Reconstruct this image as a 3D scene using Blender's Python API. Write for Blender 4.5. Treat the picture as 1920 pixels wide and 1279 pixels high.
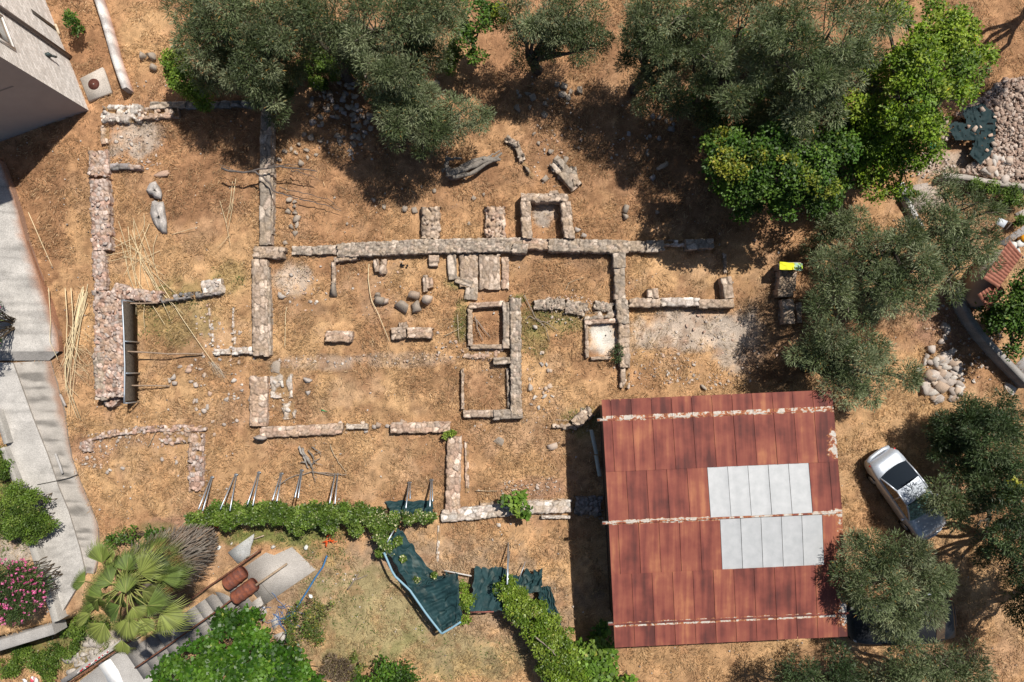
import bpy, math, random
import numpy as np
for o in list(bpy.data.objects): bpy.data.objects.remove(o)
SC = bpy.context.scene
COLL = SC.collection
rng = np.random.default_rng(7)
random.seed(7)
rad = math.radians

# ------------------------------------------------------------------ camera
H = 28.8            # flight height of the camera, metres
F = 1281.0          # focal length in pixels of the 1920 wide photograph
TILT = rad(2.26)
cam = bpy.data.cameras.new("camera")
cam.sensor_width = 36.0
cam.lens = 36.0 * F / 1920.0
cam.clip_end = 2000.0
camo = bpy.data.objects.new("camera", cam)
camo.location = (0, 0, H)
camo.rotation_euler = (TILT, 0, 0)
COLL.objects.link(camo)
SC.camera = camo
# ------------------------------------------------------------------ sky, sun, exposure
ELEV = rad(59.0)
SUNV = np.array([0.67 * math.cos(ELEV), 0.74 * math.cos(ELEV), math.sin(ELEV)])
W = bpy.data.worlds.new("World"); SC.world = W
W.use_nodes = True
nt = W.node_tree
bg = nt.nodes["Background"]
sky = nt.nodes.new("ShaderNodeTexSky")
sky.sky_type = 'NISHITA'; sky.sun_disc = False
sky.sun_elevation = ELEV; sky.sun_rotation = math.atan2(0.67, 0.74)
nt.links.new(sky.outputs[0], bg.inputs[0])
bg.inputs[1].default_value = 0.056
sl = bpy.data.lights.new("sun", 'SUN')
sl.energy = 4.5; sl.angle = rad(0.55); sl.color = (1.0, 0.95, 0.87)
so = bpy.data.objects.new("sun", sl)
from mathutils import Vector
so.rotation_euler = Vector((-SUNV[0], -SUNV[1], -SUNV[2])).to_track_quat('-Z', 'Y').to_euler()
so.location = (20, 20, 40)
COLL.objects.link(so)
SC.view_settings.view_transform = 'Standard'
SC.view_settings.look = 'None'
SC.view_settings.exposure = 0.36
SC.view_settings.gamma = 1.0
SC.cycles.max_bounces = 5
SC.cycles.diffuse_bounces = 3
SC.cycles.transparent_max_bounces = 6

# ------------------------------------------------------------------ measuring
CT, ST = math.cos(TILT), math.sin(TILT)
def P(px, py, z=0.0):
    """world x, y of the point at height z seen at pixel (px, py) of the photograph"""
    px = np.asarray(px, float); py = np.asarray(py, float); z = np.asarray(z, float)
    x = (px - 960.0) / F; y = -(py - 639.5) / F
    yw = y * CT + ST; zw = y * ST - CT
    t = (H - z) / (-zw)
    return x * t, yw * t
def P3(px, py, z=0.0):
    x, y = P(px, py, z)
    return np.stack(np.broadcast_arrays(x, y, np.asarray(z, float)), -1)
def PX(x, y, z=0.0):
    dx = np.asarray(x, float); dy = np.asarray(y, float); dz = np.asarray(z, float) - H
    yc = dy * CT + dz * ST; zc = -dy * ST + dz * CT
    return 960 + F * dx / -zc, 639.5 - F * yc / -zc
S = 0.0225
TAB = rng.random((256, 256))
def vnoise(x, y, seed=0):
    x = np.asarray(x, float) + seed * 17.31; y = np.asarray(y, float) + seed * 9.77
    xi = np.floor(x).astype(int); yi = np.floor(y).astype(int)
    fx = x - xi; fy = y - yi
    fx = fx * fx * (3 - 2 * fx); fy = fy * fy * (3 - 2 * fy)
    g = lambda a, b: TAB[a & 255, b & 255]
    return (g(xi, yi) * (1 - fx) + g(xi + 1, yi) * fx) * (1 - fy) + (g(xi, yi + 1) * (1 - fx) + g(xi + 1, yi + 1) * fx) * fy
def fbm(x, y, seed=0, o=4):
    s = 0; a = .5; t = 0
    for k in range(o):
        s = s + a * vnoise(x * 2 ** k, y * 2 ** k, seed + k); t += a; a *= .55
    return s / t
def sstep(a, b, x):
    t = np.clip((np.asarray(x, float) - a) / (b - a), 0, 1)
    return t * t * (3 - 2 * t)
def inpoly(px, py, poly):
    px = np.asarray(px); py = np.asarray(py)
    r = np.zeros(px.shape, bool); n = len(poly)
    for i in range(n):
        x1, y1 = poly[i]; x2, y2 = poly[(i + 1) % n]
        if y1 == y2: continue
        c = ((y1 > py) != (y2 > py)) & (px < (x2 - x1) * (py - y1) / (y2 - y1) + x1)
        r ^= c
    return r
def zg_px(px, py):
    """height of the ground: flat terrace, with the lower garden in the bottom left corner"""
    px = np.asarray(px, float); py = np.asarray(py, float)
    s = ((px - 480) * -0.88 + (py - 1090) * 0.47) / 300
    yb = np.interp(px, [-400, 0, 110, 180, 330, 480], [1290, 1188, 1160, 1120, 1085, 1120])
    return -1.35 * sstep(0, 1, s) * sstep(0, 22, py - yb)
def zg(x, y):
    px, py = PX(x, y, 0)
    return zg_px(px, py)
def G(px, py, dz=0.0):
    """world point on the ground (plus dz) seen at that pixel"""
    z = 0.0
    for _ in range(4):
        x, y = P(px, py, z + dz); z = float(zg(x, y))
    x, y = P(px, py, z + dz)
    return np.array([float(x), float(y), z + dz])

# ------------------------------------------------------------------ mesh builder
class MB:
    def __init__(self): self.v = []; self.f = {3: [], 4: []}; self.ng = []; self.c = []; self.n = 0; self.uv = None
    def add(self, v, f, col=(.5, .5, .5)):
        v = np.asarray(v, float).reshape(-1, 3)
        col = np.asarray(col, float)
        if col.ndim == 1: col = np.broadcast_to(col, (len(v), 3))
        if isinstance(f, np.ndarray) and f.ndim == 2 and f.shape[1] in (3, 4): self.f[f.shape[1]].append(f + self.n)
        else:
            for q in f:
                if len(q) in (3, 4): self.f[len(q)].append(np.array([q]) + self.n)
                else: self.ng.append([i + self.n for i in q])
        self.v.append(v); self.c.append(col); self.n += len(v)
        return self
    def box(self, c, s, col=(.5, .5, .5), rz=0.0):
        a = np.array([[x, y, z] for x in (-.5, .5) for y in (-.5, .5) for z in (-.5, .5)]) * np.asarray(s)
        cz, sz = math.cos(rz), math.sin(rz)
        a = np.stack([a[:, 0] * cz - a[:, 1] * sz, a[:, 0] * sz + a[:, 1] * cz, a[:, 2]], 1) + np.asarray(c)
        return self.add(a, np.array([[0, 1, 3, 2], [4, 6, 7, 5], [0, 4, 5, 1], [2, 3, 7, 6], [0, 2, 6, 4], [1, 5, 7, 3]]), col)
    def prism(self, xy, z0, z1, col=(.5, .5, .5)):
        xy = np.asarray(xy, float); n = len(xy)
        a = sum(xy[i, 0] * xy[(i + 1) % n, 1] - xy[(i + 1) % n, 0] * xy[i, 1] for i in range(n))
        if a < 0: xy = xy[::-1]
        z0 = np.broadcast_to(np.asarray(z0, float), (n,)); z1 = np.broadcast_to(np.asarray(z1, float), (n,))
        v = np.concatenate([np.c_[xy, z0], np.c_[xy, z1]])
        f = [list(range(n))[::-1], list(range(n, 2 * n))] + [[i, (i + 1) % n, n + (i + 1) % n, n + i] for i in range(n)]
        return self.add(v, f, col)
    def tube(self, pts, r, n=6, col=(.5, .5, .5), cap=True):
        pts = np.asarray(pts, float); m = len(pts)
        r = np.broadcast_to(np.asarray(r, float), (m,))
        t = np.gradient(pts, axis=0); t /= np.linalg.norm(t, axis=1, keepdims=True) + 1e-9
        up = np.array([0, 0, 1.0]) if abs(t[:, 2]).mean() < .8 else np.array([1.0, 0, 0])
        a = np.cross(t, up); a /= np.linalg.norm(a, axis=1, keepdims=True) + 1e-9
        b = np.cross(t, a)
        th = np.arange(n) / n * 2 * math.pi
        v = pts[:, None] + r[:, None, None] * (np.cos(th)[None, :, None] * a[:, None] + np.sin(th)[None, :, None] * b[:, None])
        i = np.arange(m - 1)[:, None] * n; j = np.arange(n)[None]; k = (j + 1) % n
        f = np.stack([i + j, i + n + j, i + n + k, i + k], -1).reshape(-1, 4)
        self.add(v.reshape(-1, 3), f, col)
        if cap:
            b0 = self.n - m * n
            self.ng.append([b0 + q for q in range(n)]); self.ng.append([b0 + (m - 1) * n + q for q in range(n)][::-1])
        return self
    def grid(self, g, col=(.5, .5, .5)):
        g = np.asarray(g, float); a, b = g.shape[:2]
        i = np.arange(a - 1)[:, None] * b; j = np.arange(b - 1)[None]
        f = np.stack([i + j, i + b + j, i + b + j + 1, i + j + 1], -1).reshape(-1, 4)
        col = np.asarray(col, float)
        return self.add(g.reshape(-1, 3), f, col.reshape(-1, 3) if col.ndim == 3 else col)
    def mesh(self, name, mat, origin=(0, 0, 0), smooth=False):
        v = np.concatenate(self.v) - np.asarray(origin, float); c = np.concatenate(self.c)
        me = bpy.data.meshes.new(name)
        tri = np.concatenate(self.f[3]) if self.f[3] else np.zeros((0, 3), int)
        qd = np.concatenate(self.f[4]) if self.f[4] else np.zeros((0, 4), int)
        ng = [np.array(q) for q in self.ng]
        loops = np.concatenate([tri.ravel(), qd.ravel()] + ng).astype(np.int32)
        tot = np.concatenate([np.full(len(tri), 3), np.full(len(qd), 4), np.array([len(q) for q in ng], int)]).astype(np.int32)
        st = np.concatenate([[0], np.cumsum(tot)[:-1]]).astype(np.int32)
        me.vertices.add(len(v)); me.vertices.foreach_set("co", v.ravel().astype(np.float32))
        me.loops.add(len(loops)); me.loops.foreach_set("vertex_index", loops)
        me.polygons.add(len(tot)); me.polygons.foreach_set("loop_start", st); me.polygons.foreach_set("loop_total", tot)
        if smooth: me.polygons.foreach_set("use_smooth", np.ones(len(tot), bool))
        at = me.color_attributes.new("Col", 'FLOAT_COLOR', 'POINT')
        at.data.foreach_set("color", np.c_[c, np.ones(len(c))].ravel().astype(np.float32))
        if self.uv is not None:
            u = me.uv_layers.new(name="UVMap")
            u.data.foreach_set("uv", np.asarray(self.uv, float)[loops].ravel().astype(np.float32))
        me.materials.append(mat); me.update(calc_edges=True); me.validate()
        return me
def tag(o, label=None, cat=None, group=None, kind=None):
    if label: o["label"] = label
    if cat: o["category"] = cat
    if group: o["group"] = group
    if kind: o["kind"] = kind
    return o
def put(name, mb, mat, label=None, cat=None, group=None, kind=None, parent=None, origin=None, smooth=False):
    """link a builder as one object; world coordinates in, origin at the thing's base"""
    if parent is not None: origin = np.array(parent.location)
    elif origin is None:
        a = np.concatenate(mb.v); origin = np.r_[(a[:, :2].min(0) + a[:, :2].max(0)) / 2, a[:, 2].min()]
    o = bpy.data.objects.new(name, mb.mesh(name, mat, origin, smooth))
    COLL.objects.link(o)
    if parent is not None: o.parent = parent
    else: o.location = origin
    return tag(o, label, cat, group, kind)
def empty(name, loc, label, cat, group=None):
    o = bpy.data.objects.new(name, None); COLL.objects.link(o); o.location = loc
    o.empty_display_size = .3
    return tag(o, label, cat, group)

# ------------------------------------------------------------------ materials
def mat_new(name, rough=.85, spec=.2, metal=0.0):
    m = bpy.data.materials.new(name); m.use_nodes = True
    b = m.node_tree.nodes["Principled BSDF"]
    b.inputs["Roughness"].default_value = rough; b.inputs["Specular IOR Level"].default_value = spec
    b.inputs["Metallic"].default_value = metal
    return m, m.node_tree, b
def noise(t, scale, detail=4, rough=.6, vec=None, sc=None):
    n = t.nodes.new("ShaderNodeTexNoise"); n.inputs["Scale"].default_value = scale
    n.inputs["Detail"].default_value = detail; n.inputs["Roughness"].default_value = rough
    if sc is not None:
        mp = t.nodes.new("ShaderNodeMapping"); mp.inputs["Scale"].default_value = sc
        t.links.new(vec, mp.inputs["Vector"]); t.links.new(mp.outputs[0], n.inputs["Vector"])
    elif vec is not None: t.links.new(vec, n.inputs["Vector"])
    return n
def ramp(t, src, stops):
    r = t.nodes.new("ShaderNodeValToRGB"); e = r.color_ramp.elements
    while len(e) < len(stops): e.new(.5)
    for k, (p, c) in enumerate(stops):
        e[k].position = p; e[k].color = (*((c,) * 3 if isinstance(c, (int, float)) else c), 1)
    t.links.new(src, r.inputs[0]); return r
def mix(t, a, b, fac, mode='MIX'):
    m = t.nodes.new("ShaderNodeMix"); m.data_type = 'RGBA'; m.blend_type = mode
    for s, i in ((a, 6), (b, 7), (fac, 0)):
        if isinstance(s, (int, float)): m.inputs[i].default_value = s
        elif isinstance(s, tuple): m.inputs[i].default_value = (*s, 1)
        else: t.links.new(s, m.inputs[i])
    return m.outputs[2]
def bump(t, b, src, strength, dist):
    n = t.nodes.new("ShaderNodeBump"); n.inputs["Strength"].default_value = strength; n.inputs["Distance"].default_value = dist
    t.links.new(src, n.inputs["Height"]); t.links.new(n.outputs[0], b.inputs["Normal"])
def vcol_mat(name, scale=8, lo=.7, hi=1.25, rough=.9, spec=.15, bscale=None, bdist=.02, fine=None):
    m, t, b = mat_new(name, rough, spec)
    at = t.nodes.new("ShaderNodeAttribute"); at.attribute_name = "Col"
    tc = t.nodes.new("ShaderNodeTexCoord")
    n = noise(t, scale, 5, .65, tc.outputs["Object"])
    r = ramp(t, n.outputs[0], [(.3, lo), (.7, hi)])
    c = mix(t, at.outputs[0], r.outputs[0], 1.0, 'MULTIPLY')
    if fine:
        n2 = noise(t, fine, 3, .7, tc.outputs["Object"])
        r2 = ramp(t, n2.outputs[0], [(.35, .72), (.65, 1.25)])
        c = mix(t, c, r2.outputs[0], 1.0, 'MULTIPLY')
    t.links.new(c, b.inputs["Base Color"])
    if bscale:
        n3 = noise(t, bscale, 5, .7, tc.outputs["Object"]); bump(t, b, n3.outputs[0], .8, bdist)
    return m
def leaf_mat(name, rough=.55, spec=.35, trans=.22):
    m, t, b = mat_new(name, rough, spec)
    at = t.nodes.new("ShaderNodeAttribute"); at.attribute_name = "Col"
    t.links.new(at.outputs[0], b.inputs["Base Color"])
    tr = t.nodes.new("ShaderNodeBsdfTranslucent")
    g = mix(t, at.outputs[0], (1.0, 1.25, .5), 1.0, 'MULTIPLY')
    t.links.new(g, tr.inputs[0])
    ms = t.nodes.new("ShaderNodeMixShader"); ms.inputs[0].default_value = trans
    t.links.new(b.outputs[0], ms.inputs[1]); t.links.new(tr.outputs[0], ms.inputs[2])
    t.links.new(ms.outputs[0], t.nodes["Material Output"].inputs[0])
    return m
M = {}
M['ground'] = vcol_mat('ground_soil', 3, .85, 1.12, .95, .05, 40, .03, 22)
M['stone'] = vcol_mat('old_stone', 9, .68, 1.25, .92, .1, 30, .015, 45)
M['leaf'] = leaf_mat('leaf')
M['ivy'] = leaf_mat('ivy_leaf', .45, .4, .25)
M['straw'] = leaf_mat('straw', .7, .2, .2)
M['bark'] = vcol_mat('bark', 12, .6, 1.3, .95, .05, 30, .02)
M['cane'] = vcol_mat('dry_cane', 20, .8, 1.15, .7, .2)
M['concrete'] = vcol_mat('concrete', 1.6, .8, 1.12, .9, .15, 25, .006, 30)
M['plain'] = vcol_mat('painted', 6, .9, 1.08, .5, .3)
M['plaster'] = vcol_mat('plaster', 1.2, .93, 1.05, .9, .1, 60, .002)
M['net'] = vcol_mat('net', 5, .82, 1.15, .7, .2, 60, .004)
M['cloth'] = vcol_mat('cloth', 7, .85, 1.1, .75, .2)
m, t, b = mat_new('galvanised_steel', .42, .5, .75)
b.inputs["Base Color"].default_value = (.45, .50, .55, 1); M['steel'] = m
def paint(name, c, rough, metal, coat=.6):
    m, t, b = mat_new(name, rough, .5, metal)
    tc = t.nodes.new("ShaderNodeTexCoord"); n = noise(t, 14, 5, .7, tc.outputs["Object"])
    r = ramp(t, n.outputs[0], [(.35, tuple(x * .85 for x in c)), (.7, c)])
    t.links.new(r.outputs[0], b.inputs["Base Color"])
    r2 = ramp(t, n.outputs[0], [(.35, rough), (.75, rough + .15)]); t.links.new(r2.outputs[0], b.inputs["Roughness"])
    b.inputs["Coat Weight"].default_value = coat; b.inputs["Coat Roughness"].default_value = .12
    return m
M['silver'] = paint('silver_paint', (.53, .575, .64), .36, .35)
M['navy'] = paint('dark_blue_paint', (.004, .005, .008), .42, .0, .12)
m, t, b = mat_new('car_glass', .06, .6); b.inputs["Base Color"].default_value = (.012, .016, .02, 1); M['glass'] = m
m, t, b = mat_new('lamp_glass', .12, .6); b.inputs["Base Color"].default_value = (.62, .64, .66, 1); M['lampglass'] = m
m, t, b = mat_new('red_lamp', .2, .6); b.inputs["Base Color"].default_value = (.45, .012, .012, 1); M['redlamp'] = m
m, t, b = mat_new('rubber', .8, .2); b.inputs["Base Color"].default_value = (.02, .02, .02, 1); M['rubber'] = m
m, t, b = mat_new('green_screen', .4, .3)  # windscreen colour, mottled from dark to pale teal
tc = t.nodes.new("ShaderNodeTexCoord"); n = noise(t, 9, 4, .7, tc.outputs["Object"])
r = ramp(t, n.outputs[0], [(.40, (.02, .07, .065)), (.66, (.16, .34, .30))]); t.links.new(r.outputs[0], b.inputs["Base Color"]); M['teal_screen'] = m

# rusted sheet: rust with streaks down the sheet, old paint where "Col" red channel says it is left
m, t, b = mat_new('rusted_sheet', .75, .25)
tc = t.nodes.new("ShaderNodeTexCoord"); oi = t.nodes.new("ShaderNodeObjectInfo")
at = t.nodes.new("ShaderNodeAttribute"); at.attribute_name = "Col"
sep = t.nodes.new("ShaderNodeSeparateColor"); t.links.new(at.outputs[0], sep.inputs[0])
st = noise(t, 1.0, 3, .5, tc.outputs["Object"], (4.5, .35, 1)); 
bl = noise(t, 1.1, 4, .55, tc.outputs["Object"])
add = t.nodes.new("ShaderNodeMath"); add.operation = 'ADD'; t.links.new(st.outputs[0], add.inputs[0]); t.links.new(bl.outputs[0], add.inputs[1])
ad2 = t.nodes.new("ShaderNodeMath"); ad2.operation = 'MULTIPLY_ADD'; t.links.new(oi.outputs["Random"], ad2.inputs[0]); ad2.inputs[1].default_value = .30; t.links.new(add.outputs[0], ad2.inputs[2])
sub = t.nodes.new("ShaderNodeMath"); sub.operation = 'MULTIPLY'; t.links.new(ad2.outputs[0], sub.inputs[0]); sub.inputs[1].default_value = .5
r = ramp(t, sub.outputs[0], [(.40, (.085, .028, .024)), (.49, (.140, .040, .031)), (.57, (.195, .055, .040)), (.66, (.245, .078, .050)), (.76, (.35, .135, .07))])
fl = noise(t, 5, 6, .7, tc.outputs["Object"])
fa = t.nodes.new("ShaderNodeMath"); fa.operation = 'ADD'; t.links.new(fl.outputs[0], fa.inputs[0]); t.links.new(sep.outputs[0], fa.inputs[1])
fr = ramp(t, fa.outputs[0], [(.98, 0.0), (1.03, 1.0)])
e1 = ramp(t, fa.outputs[0], [(.88, 0.0), (.98, 1.0)])
c1 = mix(t, r.outputs[0], (.36, .14, .05), e1.outputs[0])
wn = noise(t, 12, 4, .7, tc.outputs["Object"]); wr = ramp(t, wn.outputs[0], [(.35, (.38, .33, .28)), (.65, (.54, .50, .45))])
c2 = mix(t, c1, wr.outputs[0], fr.outputs[0])
t.links.new(c2, b.inputs["Base Color"]); bump(t, b, fl.outputs[0], .25, .01)
M['rust'] = m
# newer galvanised sheet, faint stains
m, t, b = mat_new('grey_sheet', .5, .4, .1)
tc = t.nodes.new("ShaderNodeTexCoord"); oi = t.nodes.new("ShaderNodeObjectInfo")
at = t.nodes.new("ShaderNodeAttribute"); at.attribute_name = "Col"; sep = t.nodes.new("ShaderNodeSeparateColor"); t.links.new(at.outputs[0], sep.inputs[0])
n = noise(t, 3, 5, .6, tc.outputs["Object"]); r = ramp(t, n.outputs[0], [(.3, (.37, .38, .385)), (.7, (.45, .455, .46))])
n2 = noise(t, 5, 5, .7, tc.outputs["Object"]); fa = t.nodes.new("ShaderNodeMath"); fa.operation = 'ADD'
t.links.new(n2.outputs[0], fa.inputs[0]); t.links.new(sep.outputs[0], fa.inputs[1]); fr = ramp(t, fa.outputs[0], [(.95, 0.0), (1.1, 1.0)])
c = mix(t, r.outputs[0], (.33, .29, .26), fr.outputs[0]); t.links.new(c, b.inputs["Base Color"]); M['greysheet'] = m
# stone slips on the house
m, t, b = mat_new('stone_slips', .9, .1)
uv = t.nodes.new("ShaderNodeUVMap"); br = t.nodes.new("ShaderNodeTexBrick")
br.inputs["Scale"].default_value = 1.0; br.inputs["Brick Width"].default_value = .34; br.inputs["Row Height"].default_value = .12
br.inputs["Mortar Size"].default_value = .012; br.inputs["Mortar Smooth"].default_value = .3
br.inputs["Color1"].default_value = (.78, .74, .70, 1); br.inputs["Color2"].default_value = (.56, .52, .48, 1); br.inputs["Mortar"].default_value = (.50, .45, .40, 1)
t.links.new(uv.outputs[0], br.inputs["Vector"]); n = noise(t, 6, 4, .6, uv.outputs[0]); rr = ramp(t, n.outputs[0], [(.3, .8), (.7, 1.15)])
t.links.new(mix(t, br.outputs[0], rr.outputs[0], 1.0, 'MULTIPLY'), b.inputs["Base Color"]); bump(t, b, br.outputs["Fac"], -.4, .02); M['slips'] = m
# clay tiles
m, t, b = mat_new('clay_tile', .85, .1)
tc = t.nodes.new("ShaderNodeTexCoord"); n = noise(t, 6, 4, .7, tc.outputs["Object"])
r = ramp(t, n.outputs[0], [(.3, (.22, .085, .058)), (.7, (.34, .15, .105))]); t.links.new(r.outputs[0], b.inputs["Base Color"]); M['tile'] = m
# oil drum
m, t, b = mat_new('rusty_drum', .7, .3)
tc = t.nodes.new("ShaderNodeTexCoord"); n = noise(t, 5, 6, .7, tc.outputs["Object"])
r = ramp(t, n.outputs[0], [(.32, (.09, .05, .045)), (.5, (.18, .06, .038)), (.68, (.28, .09, .042))]); t.links.new(r.outputs[0], b.inputs["Base Color"]); M['drum'] = m

# ------------------------------------------------------------------ rocks
_d = np.array([[x, y, z] for x in (-1, 0, 1) for y in (-1, 0, 1) for z in (-1, 0, 1) if (x, y, z) != (0, 0, 0)], float)
_idx = {tuple(int(q) for q in d): i for i, d in enumerate(_d)}
_qf = []
for ax in range(3):
    for s in (-1, 1):
        for a in (-1, 0):
            for c in (-1, 0):
                q = []
                for (da, dc) in ((0, 0), (1, 0), (1, 1), (0, 1)):
                    p = [0, 0, 0]; p[ax] = s; p[(ax + 1) % 3] = a + da; p[(ax + 2) % 3] = c + dc
                    q.append(_idx[tuple(p)])
                _qf.append(q if s > 0 else q[::-1])
_qf = np.array(_qf)
_sph = _d / np.linalg.norm(_d, axis=1, keepdims=True)
def unit3(n, g):
    v = g.normal(0, 1, (n, 3)); return v / np.linalg.norm(v, axis=1, keepdims=True)
def worley(x, y, seed=0):
    """irregular cells: id of the nearest cell, distance to the second nearest minus to the nearest"""
    xi = np.floor(x).astype(int); yi = np.floor(y).astype(int); best = np.full(x.shape, 9.0); sec = best.copy(); cid = np.zeros(x.shape, int)
    for dx in (-1, 0, 1):
        for dy in (-1, 0, 1):
            a = xi + dx; b2 = yi + dy; jx = TAB[(a + seed * 7) & 255, (b2 + 31) & 255]; jy = TAB[(a + 97) & 255, (b2 + seed * 5) & 255]
            d = np.hypot(a + .1 + .8 * jx - x, b2 + .1 + .8 * jy - y); nw = d < best
            sec = np.where(nw, best, np.minimum(sec, d)); cid = np.where(nw, (a * 73856093) ^ (b2 * 19349663), cid); best = np.where(nw, d, best)
    return cid, sec - best
def hsh(i, k): return TAB[(i * 13 + k * 41) & 255, (i // 256 + k * 17) & 255]
def rocks(mb, c, s, rz, col, boxy=.6, jit=.12, g=None):
    """many stones at once: centres, half sizes, headings, colours"""
    g = g or rng
    c = np.asarray(c, float).reshape(-1, 3); n = len(c)
    if n == 0: return
    s = np.broadcast_to(np.asarray(s, float), (n, 3)); rz = np.broadcast_to(np.asarray(rz, float), (n,))
    u = _sph * (1 - boxy) + _d * boxy * .92
    v = u[None] * (1 + g.normal(0, jit, (n, 26, 1))) + g.normal(0, jit * .5, (n, 26, 3))
    for _ in range(7):
        dn = unit3(n, g); cl = g.uniform(.36, .80, n) * (1.1 if boxy < .8 else 1.5)
        ov = np.maximum(np.einsum('nvk,nk->nv', v, dn) - cl[:, None], 0) * .9
        v = v - ov[..., None] * dn[:, None]
    v = v * s[:, None]
    cz, sz = np.cos(rz)[:, None], np.sin(rz)[:, None]
    v = np.stack([v[..., 0] * cz - v[..., 1] * sz, v[..., 0] * sz + v[..., 1] * cz, v[..., 2]], -1) + c[:, None]
    f = (_qf[None] + np.arange(n)[:, None, None] * 26).reshape(-1, 4)
    col = np.broadcast_to(np.asarray(col, float), (n, 3))
    mb.add(v.reshape(-1, 3), f, np.repeat(col, 26, 0))
PAL = {'grey': [(.315, .262, .212), (.265, .220, .178), (.370, .308, .252), (.335, .262, .210)],
       'warm': [(.385, .300, .232), (.335, .252, .192), (.430, .342, .272), (.310, .240, .188)],
       'pink': [(.420, .312, .240), (.365, .258, .195), (.470, .370, .298), (.345, .235, .175)],
       'pale': [(.50, .45, .40), (.46, .39, .34), (.55, .50, .45), (.40, .35, .31)],
       'red': [(.38, .26, .21), (.33, .21, .16), (.44, .35, .30), (.40, .31, .27), (.33, .28, .25)],
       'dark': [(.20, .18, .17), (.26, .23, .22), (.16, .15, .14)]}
def pick(tone, n, g=None):
    g = g or rng
    a = np.array(PAL[tone]); return a[g.integers(0, len(a), n)] * g.uniform(.78, 1.18, (n, 1))
MORT = {'grey': (.29, .235, .185), 'warm': (.33, .25, .185), 'pink': (.36, .255, .185), 'pale': (.42, .35, .285), 'red': (.33, .215, .16), 'dark': (.20, .175, .155)}
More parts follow.
